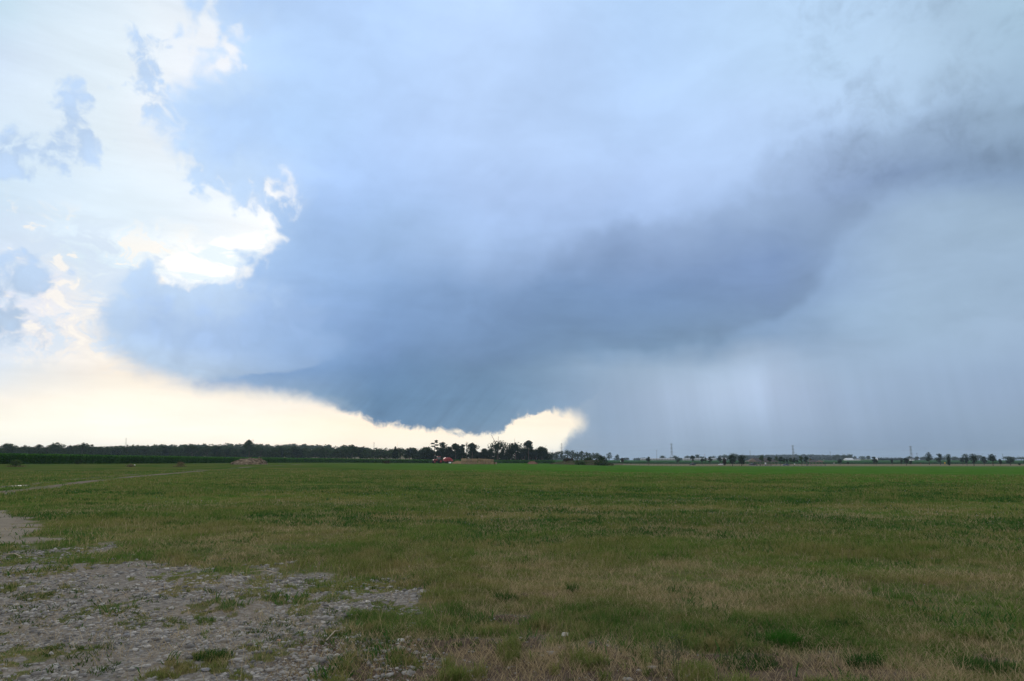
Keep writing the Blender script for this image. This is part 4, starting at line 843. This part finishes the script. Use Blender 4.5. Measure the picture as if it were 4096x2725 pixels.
crop('cornfield', [(-500,150),(0,168),(350,200),(700,246),(1050,330),(1400,434),(1700,470),(2220,505)], 545, 42, 2.55, M['corn'], 'tall green corn in a dense field in front of the left tree line', 26000, .17, 31)
crop('crop_field', [(2150,760),(2450,785),(4500,785)], 1480, 90, 2.2, M['corn_far'], 'even green crop far behind the tan strip on the right', 9000, .5, 33, 4)

# ------------------------------------------------------------------ bushes, weeds, heaps of the left field
def bush(px, py, top, w, label, mat='leaf', n=520, dry=True, leaf=.10, name='bush', shape='dome', stalks=0):
    c = at(px, py); D = c.y; h = hpx(py-top, D); W = w/KX*D; rs = np.random.default_rng(int(px)); e = empty(name, c)
    m = MB()
    for i in range(7): a = i*.9; m.bar((0, 0, -.05), (W*.32*math.cos(a), W*.2*math.sin(a), h*rs.uniform(.6, .95)), .02, .008, 4)
    for i in range(stalks): a = rs.random()*6.28; x = W*.35*rs.random(); m.bar((x*math.cos(a), x*math.sin(a), 0), (x*1.15*math.cos(a), x*1.1*math.sin(a), h*rs.uniform(.8, 1.25)), .014, .006, 4)
    m.build('stem', M['bark'], e); leafmesh('foliage', crownpts(0, h, W, n, shape, rs), leaf, M[mat], e, rs)
    if dry:
        k = 260; a = rs.random(k)*6.28; r = W*(.3+.45*rs.random(k)); C = np.stack([r*np.cos(a), r*.6*np.sin(a), .16*h*rs.random(k)], -1); leafmesh('dry_weeds', C, .08, M['weed_dry'], e, rs)
    return tag(e, label, 'bush')
bush(62, 1868, 1838, 56, 'bright green leafy bush with brown weeds at its foot, leftmost in the field', 'leaf_light', 900)
bush(312, 1858, 1838, 34, 'grey green bush against the foot of the corn', 'leaf', 600, False)
bush(522, 1868, 1858, 50, 'low clump of rusty dry weeds beside the white capped post', 'weed_dry', 420, False, .07, 'weed_clump', stalks=7)
bush(722, 1867, 1846, 40, 'clump of tall dry brown stalks left of the brush heap', 'weed_dry', 360, True, .07, 'weed_clump', stalks=16)
bush(1544, 1856, 1841, 42, 'brownish ragged shrub left of the red tractor', 'leaf_rust', 420, False, .14)
bush(1310, 1849, 1845, 50, 'low pale weedy strip at the foot of the corn', 'weed_dry', 240, False, .1, 'weed_clump')
c = at(538, 1869); e = empty('marker_post', c); MB().bar((0, 0, -.1), (0, 0, .3), .035, n=8).build('post', M['wood'], e); MB().blob((0, 0, .36), (.12, .12, .09), 1, 0, ICO2).build('cap', M['cap'], e, smooth=True)
tag(e, 'short marker post with a white round cap among dry weeds', 'post')
def heap(name, px, py, top, w, dep, mat, label, cat, rough=.16, chunks=160, seed=1, skew=0.):
    c = at(px, py); D = c.y; h = hpx(py-top, D); W = w/KX*D*.5; m = MB(); rs = np.random.default_rng(seed); n = 44
    g = np.linspace(-1, 1, n); gx, gy = np.meshgrid(g, g); r = np.hypot(gx, gy); fb = fbm(gx*3.2+7, gy*3.2+3, seed, 4); z = h*np.clip(1-r**2.4, 0, 1)**.75*(.55+.75*fb)+(fb-.5)*rough*h; z = z/np.max(z)*h
    z[r > .98] = -.25; V = np.stack([gx*W, gy*dep, z], -1).reshape(-1, 3)
    m.add(V, [(i*n+j, i*n+j+1, (i+1)*n+j+1, (i+1)*n+j) for i in range(n-1) for j in range(n-1)])
    for i in range(chunks):
        a = rs.random()*6.28; rr = rs.random()**.5*.95; x, y = rr*math.cos(a), rr*math.sin(a); ix = int((x+1)/2*(n-1)); iy = int((y+1)/2*(n-1)); s = h*rs.uniform(.05, .12)
        m.blob((x*W, y*dep, max(z[iy, ix], 0)+s*.1), (s*rs.uniform(1, 2), s*rs.uniform(1, 1.6), s), i, .4)
    o = m.build(name, mat, None, c); return tag(o, label, cat)
heap('brush_heap', 997, 1858, 1832, 146, 4, M['heap'], 'wide heap of old brown straw and manure in front of the corn', 'heap', .5, 260, 3)
heap('straw_heap', 1832, 1856, 1843, 50, 2.2, M['straw'], 'loose heap of straw between the baler and the bales', 'heap', .2, 60, 5)
heap('rubble_heap', 2130, 1857, 1845, 42, 2.5, M['rubble'], 'reddish brown rubble heap right of the straw bales', 'heap', .5, 150, 6)
mm = newmat('overgrown_soil'); n_ = noise(P(), .5, 6, .65); out(princ(mixc(mr(n_, .35, .65), (.06, .085, .03, 1), (.12, .095, .065, 1)), .95, 0, .1))
# overgrown mound with bushes
c = at(2325, 1860); D = c.y; W = 262/KX*D*.5; n = 70; g = np.linspace(-1, 1, n); gx, gy = np.meshgrid(g, g); r = np.hypot(gx, gy)
z = hpx(20, D)*np.clip(1-r**2, 0, 1)**.8*(.45+.85*fbm(gx*2.5+3, gy*2+9, 22, 4)); z[r > .98] = -.3
o = mesh_np('mound', np.stack([gx*W, gy*7, z], -1).reshape(-1, 3), [np.array([(i*n+j, i*n+j+1, (i+1)*n+j+1, (i+1)*n+j) for i in range(n-1) for j in range(n-1)])], mm, loc=c, smooth=True); tag(o, kind='structure')
rs = np.random.default_rng(77); k = 6000; a = rs.random(k)*6.28; rr = rs.random(k)**.5; X = c.x+rr*np.cos(a)*W; Y = c.y+rr*np.sin(a)*7; iz = z[np.clip(((rr*np.sin(a)+1)/2*(n-1)).astype(int), 0, n-1), np.clip(((rr*np.cos(a)+1)/2*(n-1)).astype(int), 0, n-1)]
o = leafmesh('mound_weeds', np.stack([X, Y, c.z+np.maximum(iz, 0)+.12*rs.random(k)], -1), .2, leafmat('mound_weed', (.05, .085, .03), (.12, .09, .06), (.08, .12, .05), .35), None, rs); tag(o, 'mixed green and brown weeds covering the long low mound', 'weeds', kind='stuff')
def mbush(px, D, top, b, w, lb, mat='leaf_deep'): tree(px, D, top, w, lb, crown0=b, shape='dome', mat=mat, name='bush', cat='bush', leaf=.3, n=800)
mbush(2408, c.y+6, 1823, 1851, 52, 'large dark rounded bush at the right end of the mound')
mbush(2350, c.y+3, 1831, 1847, 40, 'mid green bush on top of the mound', 'leaf')
mbush(2318, c.y-7, 1846, 1860, 58, 'low fresh green bush at the front foot of the mound', 'leaf_light')
mbush(2405, c.y-6, 1849, 1861, 84, 'long flat green thicket at the right foot of the mound', 'leaf')
mbush(2272, c.y+1, 1836, 1850, 60, 'brown weedy thicket on the left shoulder of the mound', 'leaf_rust')

# ------------------------------------------------------------------ straw bales
BD = at(1905, 1857.5).y; 
b0 = pos(1845, BD); bm_ = MB()
def bale(L_, x, y, z, label, rz=0, tilt=0):
    rs = random.Random(hash((round(x, 2), round(z, 2)))); s = BH
    m = MB(); nx, ny, nz = 8, 5, 5; dims = (L_-.04, 2.4 if L_ < 2 else 1.2, s-.03)
    import bmesh
    bm = bmesh.new(); bmesh.ops.create_cube(bm, size=1); bmesh.ops.subdivide_edges(bm, edges=bm.edges, cuts=5, use_grid_fill=True)
    for v in bm.verts:
        q = v.co.copy(); rd = 1-.05*(abs(q.x*2)**6*abs(q.z*2)**6+abs(q.y*2)**6*abs(q.z*2)**6); v.co = Vector((q.x*dims[0]*rd, q.y*dims[1]*rd, q.z*dims[2]*rd))+Vector((rs.uniform(-1, 1), rs.uniform(-1, 1), rs.uniform(-1, 1)))*.02
    me = bpy.data.meshes.new('straw_bale'); bm.to_mesh(me); bm.free(); me.materials.append(M['straw'])
    o = bpy.data.objects.new('straw_bale', me); col.objects.link(o); o.location = (x, y, z+s/2); o.rotation_euler = (0, tilt, rz+rs.uniform(-.02, .02)); tag(o, label, 'straw bale', 'big square bales of the straw stack')
    tw = MB()
    for t in (-.3, -.1, .1, .3):
        d = dims[1]/2+.012; hz = dims[2]/2+.012
        if L_ > 2:
            tw.box((0, -d, t*dims[2]), (dims[0]+.02, .012, .012))
        else: tw.box((t*dims[0], -d, 0), (.012, .012, dims[2]))
    tw.build('twine', M['white'], o)
BH = hpx(1857.5-1834.5, BD)/2; pm1 = BD/KX
ordn = ['leftmost', 'second', 'third']; x = b0.x; cw = 21.6*pm1
for i in range(3):
    for l in range(2):
        bale(cw, x+cw*(i+.5), BD, b0.z+l*BH+(-.1 if i else 0), '%s bale of the %s long side column at the left of the stack' % (('lower', 'upper')[l], ordn[i]))
cw2 = 10.6*pm1; x2 = x+cw*3+.1; on2 = ['first', 'second', 'third', 'fourth', 'fifth', 'sixth']
for i in range(6):
    for l in range(2):
        bale(cw2, x2+cw2*(i+.5), BD+.5+.1*i, float(terrain(x2+cw2*i, BD))+l*(BH-.015*i)-.05*i, '%s bale of the %s end-on column counted from the long side ones' % (('lower', 'upper')[l], on2[i]))
bale(cw2*.8, x2+cw2*6.4, BD+1, float(terrain(x2, BD))-.35, 'single low bale slumped at the right end of the stack', .5, .12)
# ------------------------------------------------------------------ tractor, baler, sacks
TD_ = at(1765, 1854.2).y; tp = pos(1754, TD_)
# model is drawn nose towards -x
def wheel4(e, spec, rim='white'):
    for (x, y, r, w) in spec:
        o = MB().wheel((0, 0, 0), r, w, 24).build('wheel', M['rubber'], e, (x, y, r)); MB().disc((0, 0, 0), r*.56, w*.6).build('rim', M[rim] if rim in M else M['steel'], o)
tr = empty('tractor', tp, R(24)); SC = 1.12
MB().prism([(-2.6, .9), (-2.65, 1.5), (-2.3, 1.8), (-.5, 2.0), (-.5, .9)], -.42, .42).build('bonnet', M['red'], tr, bevel=.08)
MB().box((-2.68, 0, 1.25), (.06, .6, .5)).build('grille', M['dark'], tr)
for y in (-.28, .28): MB().box((-2.66, y, 1.62), (.08, .18, .1)).build('headlight', M['cap'], tr)
MB().box((-1.0, 0, .85), (3.6, .5, .5)).build('chassis', M['dark'], tr, bevel=.04)
MB().box((.15, 0, 2.3), (1.35, 1.5, 1.35), tx=.9, ty=.88).build('cab_glass', M['glass'], tr)
m = MB()
for x_ in (-.52, .82):
    for y_ in (-.75, .75): m.bar((x_, y_, 1.4), (x_*.92+.01, y_*.9, 3.0), .045, n=4)
m.build('cab_frame', M['dark'], tr); MB().box((.15, 0, 3.06), (1.6, 1.65, .2), tx=.9, ty=.9).build('roof', M['red'], tr, bevel=.05)
for y_ in (-.85, .85): MB().prism([(.0, 1.5), (.3, 1.85), (1.2, 1.85), (1.6, 1.4), (1.3, 1.7), (.4, 1.7)], y_-.3, y_+.3).build('mudguard', M['red'], tr)
m = MB(); m.bar((-.7, -.5, 1.6), (-.7, -.5, 3.1), .06, n=8); m.build('exhaust_pipe', M['dark'], tr)
MB().box((-.9, -.62, 1.1), (.7, .3, .3)).build('step', M['dark'], tr)
wheel4(tr, [(-2.0, -.85, .72, .42), (-2.0, .85, .72, .42), (.75, -.98, .98, .6), (.75, .98, .98, .6)], 'red')
MB().box((-.6, .95, 2.3), (.05, .25, .4)).build('mirror', M['dark'], tr)
tr.scale = (SC,)*3; tag(tr, 'red tractor with a glazed cab hitched to the red baler', 'tractor')
bl = empty('baler', pos(1791, TD_+2.4), R(20))
MB().prism([(-2.4, 1.3), (-2.2, 2.3), (-1.2, 2.95), (.6, 2.9), (1.6, 2.5), (2.4, 1.7), (2.5, 1.1), (1.2, .95), (-1.6, .95)], -1.15, 1.15).build('body', M['redworn'], bl, bevel=.12)
MB().prism([(-1.4, 1.3), (-1.0, 2.2), (1.0, 2.2), (1.6, 1.3)], -1.22, -1.16).build('side_panel', M['red'], bl)
MB().box((-3.1, 0, .75), (2.4, .25, .22)).build('drawbar', M['dark'], bl)
MB().box((2.7, 0, 1.0), (1.2, 1.3, .12)).build('bale_chute', M['dark'], bl)
MB().box((-1.4, 0, .55), (.8, 2.4, .35)).build('pickup_reel', M['dark'], bl)
wheel4(bl, [(.9, -1.15, .62, .45), (.9, 1.15, .62, .45), (-.4, -1.15, .62, .45), (-.4, 1.15, .62, .45)], 'dark')
tag(bl, 'big red square baler behind the red tractor', 'baler')
for px, w, lb in ((1800, 11, 'larger pale sack lying behind the baler'), (1813, 8, 'smaller pale sack lying against the straw heap')):
    p = pos(px, TD_-4); s = w/KX*TD_*.5; tag(MB().blob((0, 0, s*.5), (s, s*.7, s*.6), px, .12, ICO2).build('sack', M['white'], None, p, smooth=True), lb, 'sack')

# ------------------------------------------------------------------ vehicles on the right
def car(px, D, label, cat, kind, body, rz, glare=None):
    e = empty(kind if kind != 'sedan' else 'parked_car', pos(px, D), rz); w = .88
    if kind == 'pickup_truck':
        prof = [(-2.7, .45), (-2.75, 1.0), (-1.5, 1.15), (-1.45, 1.18), (2.7, 1.18), (2.72, .45)]; cab = [(-1.4, 1.18), (-.75, 1.85), (.75, 1.88), (1.0, 1.18)]; r = .42; wx = (-1.75, 1.7)
    else:
        prof = [(-2.3, .32), (-2.35, .7), (-1.3, .92), (1.6, .98), (2.3, .9), (2.35, .35)]; cab = [(-1.05, .93), (-.35, 1.42), (.7, 1.44), (1.65, .98)]; r = .33; wx = (-1.45, 1.45)
    MB().prism(prof, -w, w).build('body', M[body], e, bevel=.08)
    cb = MB().prism(cab, -w*.86, w*.86).build('windows', M['glass'], e, bevel=.04)
    cx_ = [c_[0] for c_ in cab]; zt = max(c_[1] for c_ in cab)
    MB().box(((cab[1][0]+cab[2][0])/2, 0, zt+.03), (cab[2][0]-cab[1][0]+.12, w*1.7, .07)).build('roof', M[body if glare is None else glare], e, bevel=.03)  # pickups: white roof colour stands in for sky glare on the windscreen
    for x_ in wx:
        for y_ in (-w+.06, w-.06):
            o = MB().wheel((0, 0, 0), r, .22, 18).build('wheel', M['rubber'], e, (x_, y_, r)); MB().disc((0, 0, 0), r*.56, .24).build('rim', M['steel'], o)
    for y_ in (-.62, .62): MB().box((prof[1][0]-.01, y_, .72 if kind == 'sedan' else .95), (.05, .3, .13)).build('headlight', M['cap'], e)
    if glare:
        a, b = cab[0], cab[1]; m = MB(); m.add([(a[0]-.03, -w*.8, a[1]+.06), (a[0]-.03, w*.8, a[1]+.06), (b[0]-.03, w*.74, b[1]), (b[0]-.03, -w*.74, b[1])], [(0, 1, 2, 3)]); m.build('windscreen', M['glass'], e)
    return tag(e, label, cat)
car(2770, 560, 'dark pickup, windscreen glare painted white on its roof, parked alone on the tan strip', 'pickup', 'pickup_truck', 'navy', R(35), 'carwhite')
car(3009, 520, 'dark pickup, windscreen glare painted white on its roof, parked at the left end of the long pavilion', 'pickup', 'pickup_truck', 'navy', R(30), 'carwhite')
car(2884, 590, 'white car half hidden by the dark reddish tree', 'car', 'sedan', 'carwhite', R(8))
car(3143, 500, 'grey blue saloon car on the road between the pavilions', 'car', 'sedan', 'carblue', R(-4))
# road strip and fence
rm = noisy('pale_asphalt', (.17, .17, .18), (.24, .24, .25), .3, .9)
for a_, b_, d0, d1 in ((2990, 3300, 490, 512), (3845, 3900, 500, 512)):
    xs = np.linspace(a_, b_, 40); Vr = np.array([[(x-2048)/KX*d, d, 0] for d in np.linspace(d0, d1, 5) for x in xs]); Vr[:, 2] = terrain(Vr[:, 0], Vr[:, 1])+.03
    tag(mesh_np('road', Vr, [np.array([(i*40+j, i*40+j+1, (i+1)*40+j+1, (i+1)*40+j) for i in range(4) for j in range(39)])], rm), kind='structure')
fe = empty('fence', pos(2900, 452)); f0 = fe.location.copy(); fp = []
for i, px in enumerate(np.linspace(2450, 3300, 48)):
    p = pos(px, 452)-f0; fp.append(p); MB().bar((p.x, p.y, p.z-.1), (p.x, p.y, p.z+.95), .07, n=6).build('post', M['wood'], fe)
m = MB()
for a_, b_ in zip(fp[:-1], fp[1:]):
    for h_ in (.45, .85): m.bar(a_+Vector((0, 0, h_)), b_+Vector((0, 0, h_)), .02, n=3)
m.build('wire', M['steel'], fe); tag(fe, 'low post and wire fence along the far edge of the bright green field', 'fence')
# pavilions
def pavilion(px0, px1, D, ridge, eave, ground_y, label, gable_left=True, nposts=8):
    x0 = (px0-2048)/KX*D; x1 = (px1-2048)/KX*D; z0_ = float(terrain((x0+x1)/2, D)); Lx = x1-x0; he = EYE+(HOR-eave)*D/KY-z0_; hr = EYE+(HOR-ridge)*D/KY-z0_; dp = 5.2
    e = empty('pavilion', ((x0+x1)/2, D+dp, z0_)); m = MB(); h = Lx/2; s = -1 if gable_left else 1; o_ = .5
    A = [(-h-o_, -dp-o_, he), (h+o_, -dp-o_, he), (h+o_, dp+o_, he), (-h-o_, dp+o_, he)]; k1 = -h-o_+(4.5 if gable_left else 7); k2 = h+o_-(7 if gable_left else 4.5)
    V = A+[(k1, 0, hr), (k2, 0, hr)]; m.add(V, [(0, 1, 5, 4), (2, 3, 4, 5), (1, 2, 5), (3, 0, 4), (3, 2, 1, 0)]); m.build('roof', M['shingle'], e)
    # little projecting gable facing the camera at one end
    gx = s*(h-1.8); gm_ = MB(); gm_.add([(gx-3.2, -dp-.7, he-.05), (gx+3.2, -dp-.7, he-.05), (gx, -dp-.7, hr-.35), (gx-3.2, -dp-.4, he-.05), (gx+3.2, -dp-.4, he-.05), (gx, -dp-.4, hr-.35)], [(0, 1, 2), (5, 4, 3), (0, 3, 4, 1), (1, 4, 5, 2), (2, 5, 3, 0)]); gm_.build('gable', M['gable'], e)
    MB().box((0, -dp-.1, he-.18), (Lx, .2, .28)).build('beam', M['gable'], e)
    for i in range(nposts):
        for y in (-dp, dp): MB().box((-h+.3+(Lx-.6)*i/(nposts-1), y, he/2-.1), (.24, .24, he-.1)).build('post', M['gable'], e)
    MB().box((0, 0, .05), (Lx, dp*2, .14)).build('floor_slab', rm, e)
    return tag(e, label, 'pavilion')
pavilion(2999, 3113, 525, 1832, 1846.5, 1857, 'long open picnic pavilion with a brown shingled roof', True, 9)
pavilion(3237, 3289, 505, 1839, 1847.5, 1859, 'small open pavilion with a brown shingled roof, the right one', False, 5)
def barrel(px, D, label, mat='dark', r=.32, h=.95, name='litter_barrel', cat='litter bin'):
    tag(MB().bar((0, 0, 0), (0, 0, h*.5), r*.92, r, 12).bar((0, 0, h*.5), (0, 0, h), r, r*.92, 12).build(name, M[mat], None, pos(px, D)), label, cat)
for px, lb in ((3026, 'dark barrel just right of the pickup under the long pavilion'), (3040, 'second dark barrel under the left half of the long pavilion'), (3061, 'dark barrel below the white panel of the long pavilion'),
  (3071, 'dark barrel under the middle of the long pavilion'), (3083, 'dark barrel right of the middle under the long pavilion'), (3230, 'dark barrel just left of the small pavilion'), (3299, 'low dark bin right of the small pavilion')): barrel(px, 514, lb)
def signpost(px, D, h, w, hh, mat, label, diamond=False, name='sign', cat='sign'):
    e = empty(name, pos(px, D)); MB().bar((0, .04, 0), (0, .04, h), .05, n=6).build('post', M['wood'], e); m = MB(); s = w/2
    if diamond: m.add([(0, 0, h-hh/2), (s, 0, h), (0, 0, h+hh/2), (-s, 0, h), (0, .03, h-hh/2), (s, .03, h), (0, .03, h+hh/2), (-s, .03, h)], [(0, 1, 2, 3), (7, 6, 5, 4), (0, 4, 5, 1), (1, 5, 6, 2), (2, 6, 7, 3), (3, 7, 4, 0)])
    else: m.box((0, 0, h-hh/2), (w, .04, hh))
    m.build('panel', M[mat], e); return tag(e, label, cat)
signpost(2482, 455, 2.9, .35, .8, 'white', 'tall thin post with a white plate right of the mound')
signpost(3335, 470, 2.2, .5, .55, 'white', 'small white sign on a thin post alone on the tan strip')
signpost(3177, 490, 1.5, .8, .6, 'white', 'low white sign right of the grey blue car')
signpost(3209, 470, 2.3, .5, .5, 'dark', 'dark sign post left of the small pavilion')
signpost(3778, 520, 1.9, 1.3, 1.3, 'yellow', 'yellow diamond road sign left of the cypress', True)
signpost(3061, 516, 2.2, 1.1, 1.3, 'white', 'white notice panel standing under the long pavilion')
signpost(3681, 600, 1.6, 1.0, .7, 'rubble', 'small reddish sign at the crop edge right of the last pylon')
e = empty('gate', pos(2472, 453)); m = MB()
for i in range(5): m.box((-3+1.5*i, 0, .5), (.12, .1, 1.0))
m.build('post', M['wood'], e); m = MB(); [m.box((0, -.06, h_), (6.2, .05, .12)) for h_ in (.35, .65, .95)]; m.build('rail', M['wood'], e); tag(e, 'short dark rail gate beside the tall white plated post', 'gate')

# ------------------------------------------------------------------ buildings far right
def barn(px0, px1, D, top, bot, label, roofm='roofmetal', wallm='white', dp=9, name='barn', cat='barn', wins=0, low=.45):
    x0 = (px0-2048)/KX*D; x1 = (px1-2048)/KX*D; L_ = x1-x0; zb = EYE+(HOR-bot)*D/KY; H = EYE+(HOR-top)*D/KY-zb; g0 = float(terrain((x0+x1)/2, D)); k = zb-g0
    e = empty(name, ((x0+x1)/2, D, g0)); he = k+H*low
    MB().box((0, dp/2, he/2), (L_, dp, he)).build('wall', M[wallm], e)
    MB().add([(-L_/2-.4, -.4, he), (L_/2+.4, -.4, he), (L_/2+.4, dp+.4, he), (-L_/2-.4, dp+.4, he), (-L_/2-.4, dp/2, k+H), (L_/2+.4, dp/2, k+H)], [(0, 1, 5, 4), (2, 3, 4, 5), (1, 2, 5), (3, 0, 4), (3, 2, 1, 0)]).build('roof', M[roofm], e)
    for i in range(wins): MB().box((-L_/2+L_*(i+.5)/wins, -.03, he-.8), (L_/wins*.35, .06, .9)).build('window', M['glass'], e)
    return tag(e, label, cat)
barn(2565, 2699, 1420, 1833, 1837.5, 'left long low white barn across the far crop', 'barnroof', 'barnwall', wins=12)
barn(2735, 2866, 1400, 1832.5, 1837, 'right long low white barn behind three young trees', 'barnroof', 'barnwall', wins=12)
barn(2884, 2906, 1400, 1831.5, 1837, 'short white shed between the long barns and the large dark trees', 'barnroof', 'barnwall', wins=2)
barn(3388, 3416, 1400, 1833, 1840, 'bright white barn with a gleaming roof before the tree clump', low=.12, dp=14)
barn(3417, 3442, 1400, 1834, 1839.5, 'white farmhouse with a grey roof right of the bright white barn', 'slate', name='farmhouse', cat='house', wins=4)
barn(3642, 3657, 1300, 1832, 1843, 'white farmhouse with a steep grey roof under the rightmost pylon', 'slate', name='farmhouse', cat='house', wins=2, dp=8)
barn(3506, 3512, 1400, 1832, 1840, 'small white shed at the left end of the conifer row', name='shed', cat='shed', dp=5)

# ------------------------------------------------------------------ pylons, poles, wires
def pylon(px, D, top, label, base=None, wide=9.0, arm=7.0, t=.22):
    p = pos(px, D); H = EYE+(HOR-top)*D/KY-p.z; m = MB(); 
    def wd(z): f = z/H; return wide*.5*(1-f/.42)+1.7*(f/.42) if f < .42 else 1.7-(f-.42)*.9
    zs = [0, .14*H, .28*H, .42*H, .52*H, .62*H, .72*H, .82*H, .92*H, H]
    for a, b in zip(zs[:-1], zs[1:]):
        for sx_, sy_ in ((1, 1), (1, -1), (-1, -1), (-1, 1)):
            m.bar((sx_*wd(a), sy_*wd(a), a), (sx_*wd(b), sy_*wd(b), b), t, n=4)
        for sy_ in (-1, 1):
            m.bar((-wd(a), sy_*wd(a), a), (wd(b), sy_*wd(b), b), t*.6, n=3); m.bar((wd(a), sy_*wd(a), a), (-wd(b), sy_*wd(b), b), t*.6, n=3)
    e = empty('pylon', p); m.build('lattice', M['steel'], e)
    for f in (.52, .74, .96):
        a = MB(); z = f*H
        for s in (-1, 1):
            for y in (-.8, .8): a.bar((0, y, z+.8), (s*arm*.5, 0, z), t*.8, n=4); a.bar((0, y, z-.8), (s*arm*.5, 0, z), t*.8, n=4)
        a.build('crossarm', M['steel'], e)
    tag(e, label, 'pylon'); return p, H
PY = [(2247, 2150, 1773, 'lattice pylon beside the bright gap in the clouds, right of the grove'), (2688, 1750, 1774, 'tallest lattice pylon, between the two long white barns'),
      (3175, 1700, 1781, 'lattice pylon rising behind the trees between the pavilions'), (3647, 1680, 1784, 'rightmost lattice pylon, behind the small farmhouse')]
ends = [pylon(a, b, c, d) for a, b, c, d in PY]
pylon(497, 2300, 1752, 'leftmost pale pylon above the wooded rise', t=.12, wide=8)
pylon(1494, 2300, 1769, 'pale pylon above the tree line, left of the thin mast', t=.12, wide=8)
ends.append((pos(4260, 1650), ends[-1][1]))
SPAN = ['from the pylon by the bright gap to the tallest pylon', 'from the tallest pylon to the one behind the pavilions', 'from the pavilion pylon to the rightmost pylon', 'from the rightmost pylon out of the frame']
for si, ((p, H), (q_, H2)) in enumerate(zip(ends[:-1], ends[1:])):
    for f, nm in ((.96, 'top'), (.74, 'middle'), (.52, 'lowest')):
        a = p+Vector((0, 0, H*f)); b = q_+Vector((0, 0, H2*f)); sag = 9; pts_ = [a.lerp(b, t)+Vector((0, 0, -4*sag*t*(1-t))) for t in np.linspace(0, 1, 25)]; m = MB()
        for s_, e_ in zip(pts_[:-1], pts_[1:]): m.bar(s_, e_, .055, n=3)
        tag(m.build('power_cable', M['steel']), '%s power cable strung %s' % (nm, SPAN[si]), 'cable', 'power cables between the pylons')
p = pos(1587, 1800); H = EYE+(1840-1765)*1800/KY-p.z; e = empty('radio_mast', p); MB().bar((0, 0, 0), (0, 0, H), .13, .08, 6).build('mast', M['steel'], e); m = MB(); [m.box((0, 0, H*f), (2.2, .3, .5)) for f in (.7, .82, .92)]; m.build('antenna', M['steel'], e); tag(e, 'thin radio mast above the tree line left of the tractor', 'mast')
e = empty('radio_mast', pos(1007, 900)); H = EYE+(1840-1757)*900/KY-e.location.z; m = MB(); [m.bar((s, 0, 0), (s, 0, H), .12, n=5) for s in (-.7, .7)]; m.build('mast', M['steel'], e); MB().box((0, 0, H-1.6), (1.5, .2, .25)).build('crossbar', M['steel'], e); tag(e, 'twin pole structure poking out over the tallest tree of the left tree line', 'mast')
for px, D, top, lb in ((2628, 1250, 1801, 'dark wooden utility pole left of the tallest pylon'), (3002, 1250, 1803, 'dark wooden utility pole above the left end of the long pavilion'), (3323, 1250, 1806, 'dark wooden utility pole left of the tree clump'),
    (3670, 1250, 1812, 'dark wooden utility pole right of the rightmost pylon'), (4013, 1250, 1816, 'dark wooden utility pole closest to the right edge')):
    p = pos(px, D); H = EYE+(HOR-top)*D/KY-p.z; e = empty('utility_pole', p); MB().bar((0, 0, -1), (0, 0, H), .28, .2, 7).build('pole', M['bark'], e); MB().box((0, -.2, H-.9), (2.2, .15, .2)).build('crossbar', M['bark'], e); tag(e, lb, 'utility pole')
p = pos(2822, 1300); MBx = MB().bar((1, 0, 0), (-1.2, 0, EYE+(HOR-1816)*1300/KY-p.z), .3, .2, 5); tag(MBx.build('leaning_pole', M['red'], None, p), 'reddish leaning pole above the right long white barn', 'pole')
# two birds against the cloud
def bird(px, py, D, span, label):
    f = FPX*math.cos(TH)-(1362.5-py)*math.sin(TH); up = FPX*math.sin(TH)+(1362.5-py)*math.cos(TH); e = Vector(((px-2048)/f*D, D, EYE+up/f*D)); m = MB(); s = span/2
    m.blob((0, 0, 0), (s*.45, s*.12, s*.12), 3, .05, ICO2)
    for q in (-1, 1): m.add([(-.2*s, 0, 0), (.2*s, 0, 0), (.05*s, q*s*.5, s*.22), (-.12*s, q*s, s*.05), (-.18*s, q*s*.5, s*.2), (-.2*s, 0, -.04*s), (.2*s, 0, -.04*s), (.05*s, q*s*.5, s*.18)], [(0, 1, 2, 4), (4, 2, 3), (5, 7, 6), (1, 6, 7, 2)])
    m.add([(-.4*s, -.02*s, 0), (-.4*s, .02*s, 0), (-.75*s, .12*s, 0), (-.75*s, -.12*s, 0)], [(0, 1, 2, 3)]); o = m.build('bird', M['dark'], None, e); o.rotation_euler = (.3, 0, .6); tag(o, label, 'bird')
bird(3767, 365, 70, .26, 'small dark bird flying before the grey cloud at upper right'); bird(3225, 383, 110, .22, 'tiny dark bird in the pale blue sky left of the other bird')

# ------------------------------------------------------------------ haze
hm = newmat('haze_air'); v = N('ShaderNodeVolumePrincipled'); v.inputs['Density'].default_value = .00010; v.inputs['Color'].default_value = (.62, .80, 1.0, 1); v.inputs['Anisotropy'].default_value = .1
o_ = N('ShaderNodeOutputMaterial'); L(v.outputs[0], o_.inputs['Volume'])
hz = MB().box((0, 0, 26), (10300, 10300, 72)).build('haze', hm); tag(hz, kind='stuff'); hz['label'] = 'thin bluish haze over the distant trees'; hz['category'] = 'haze'
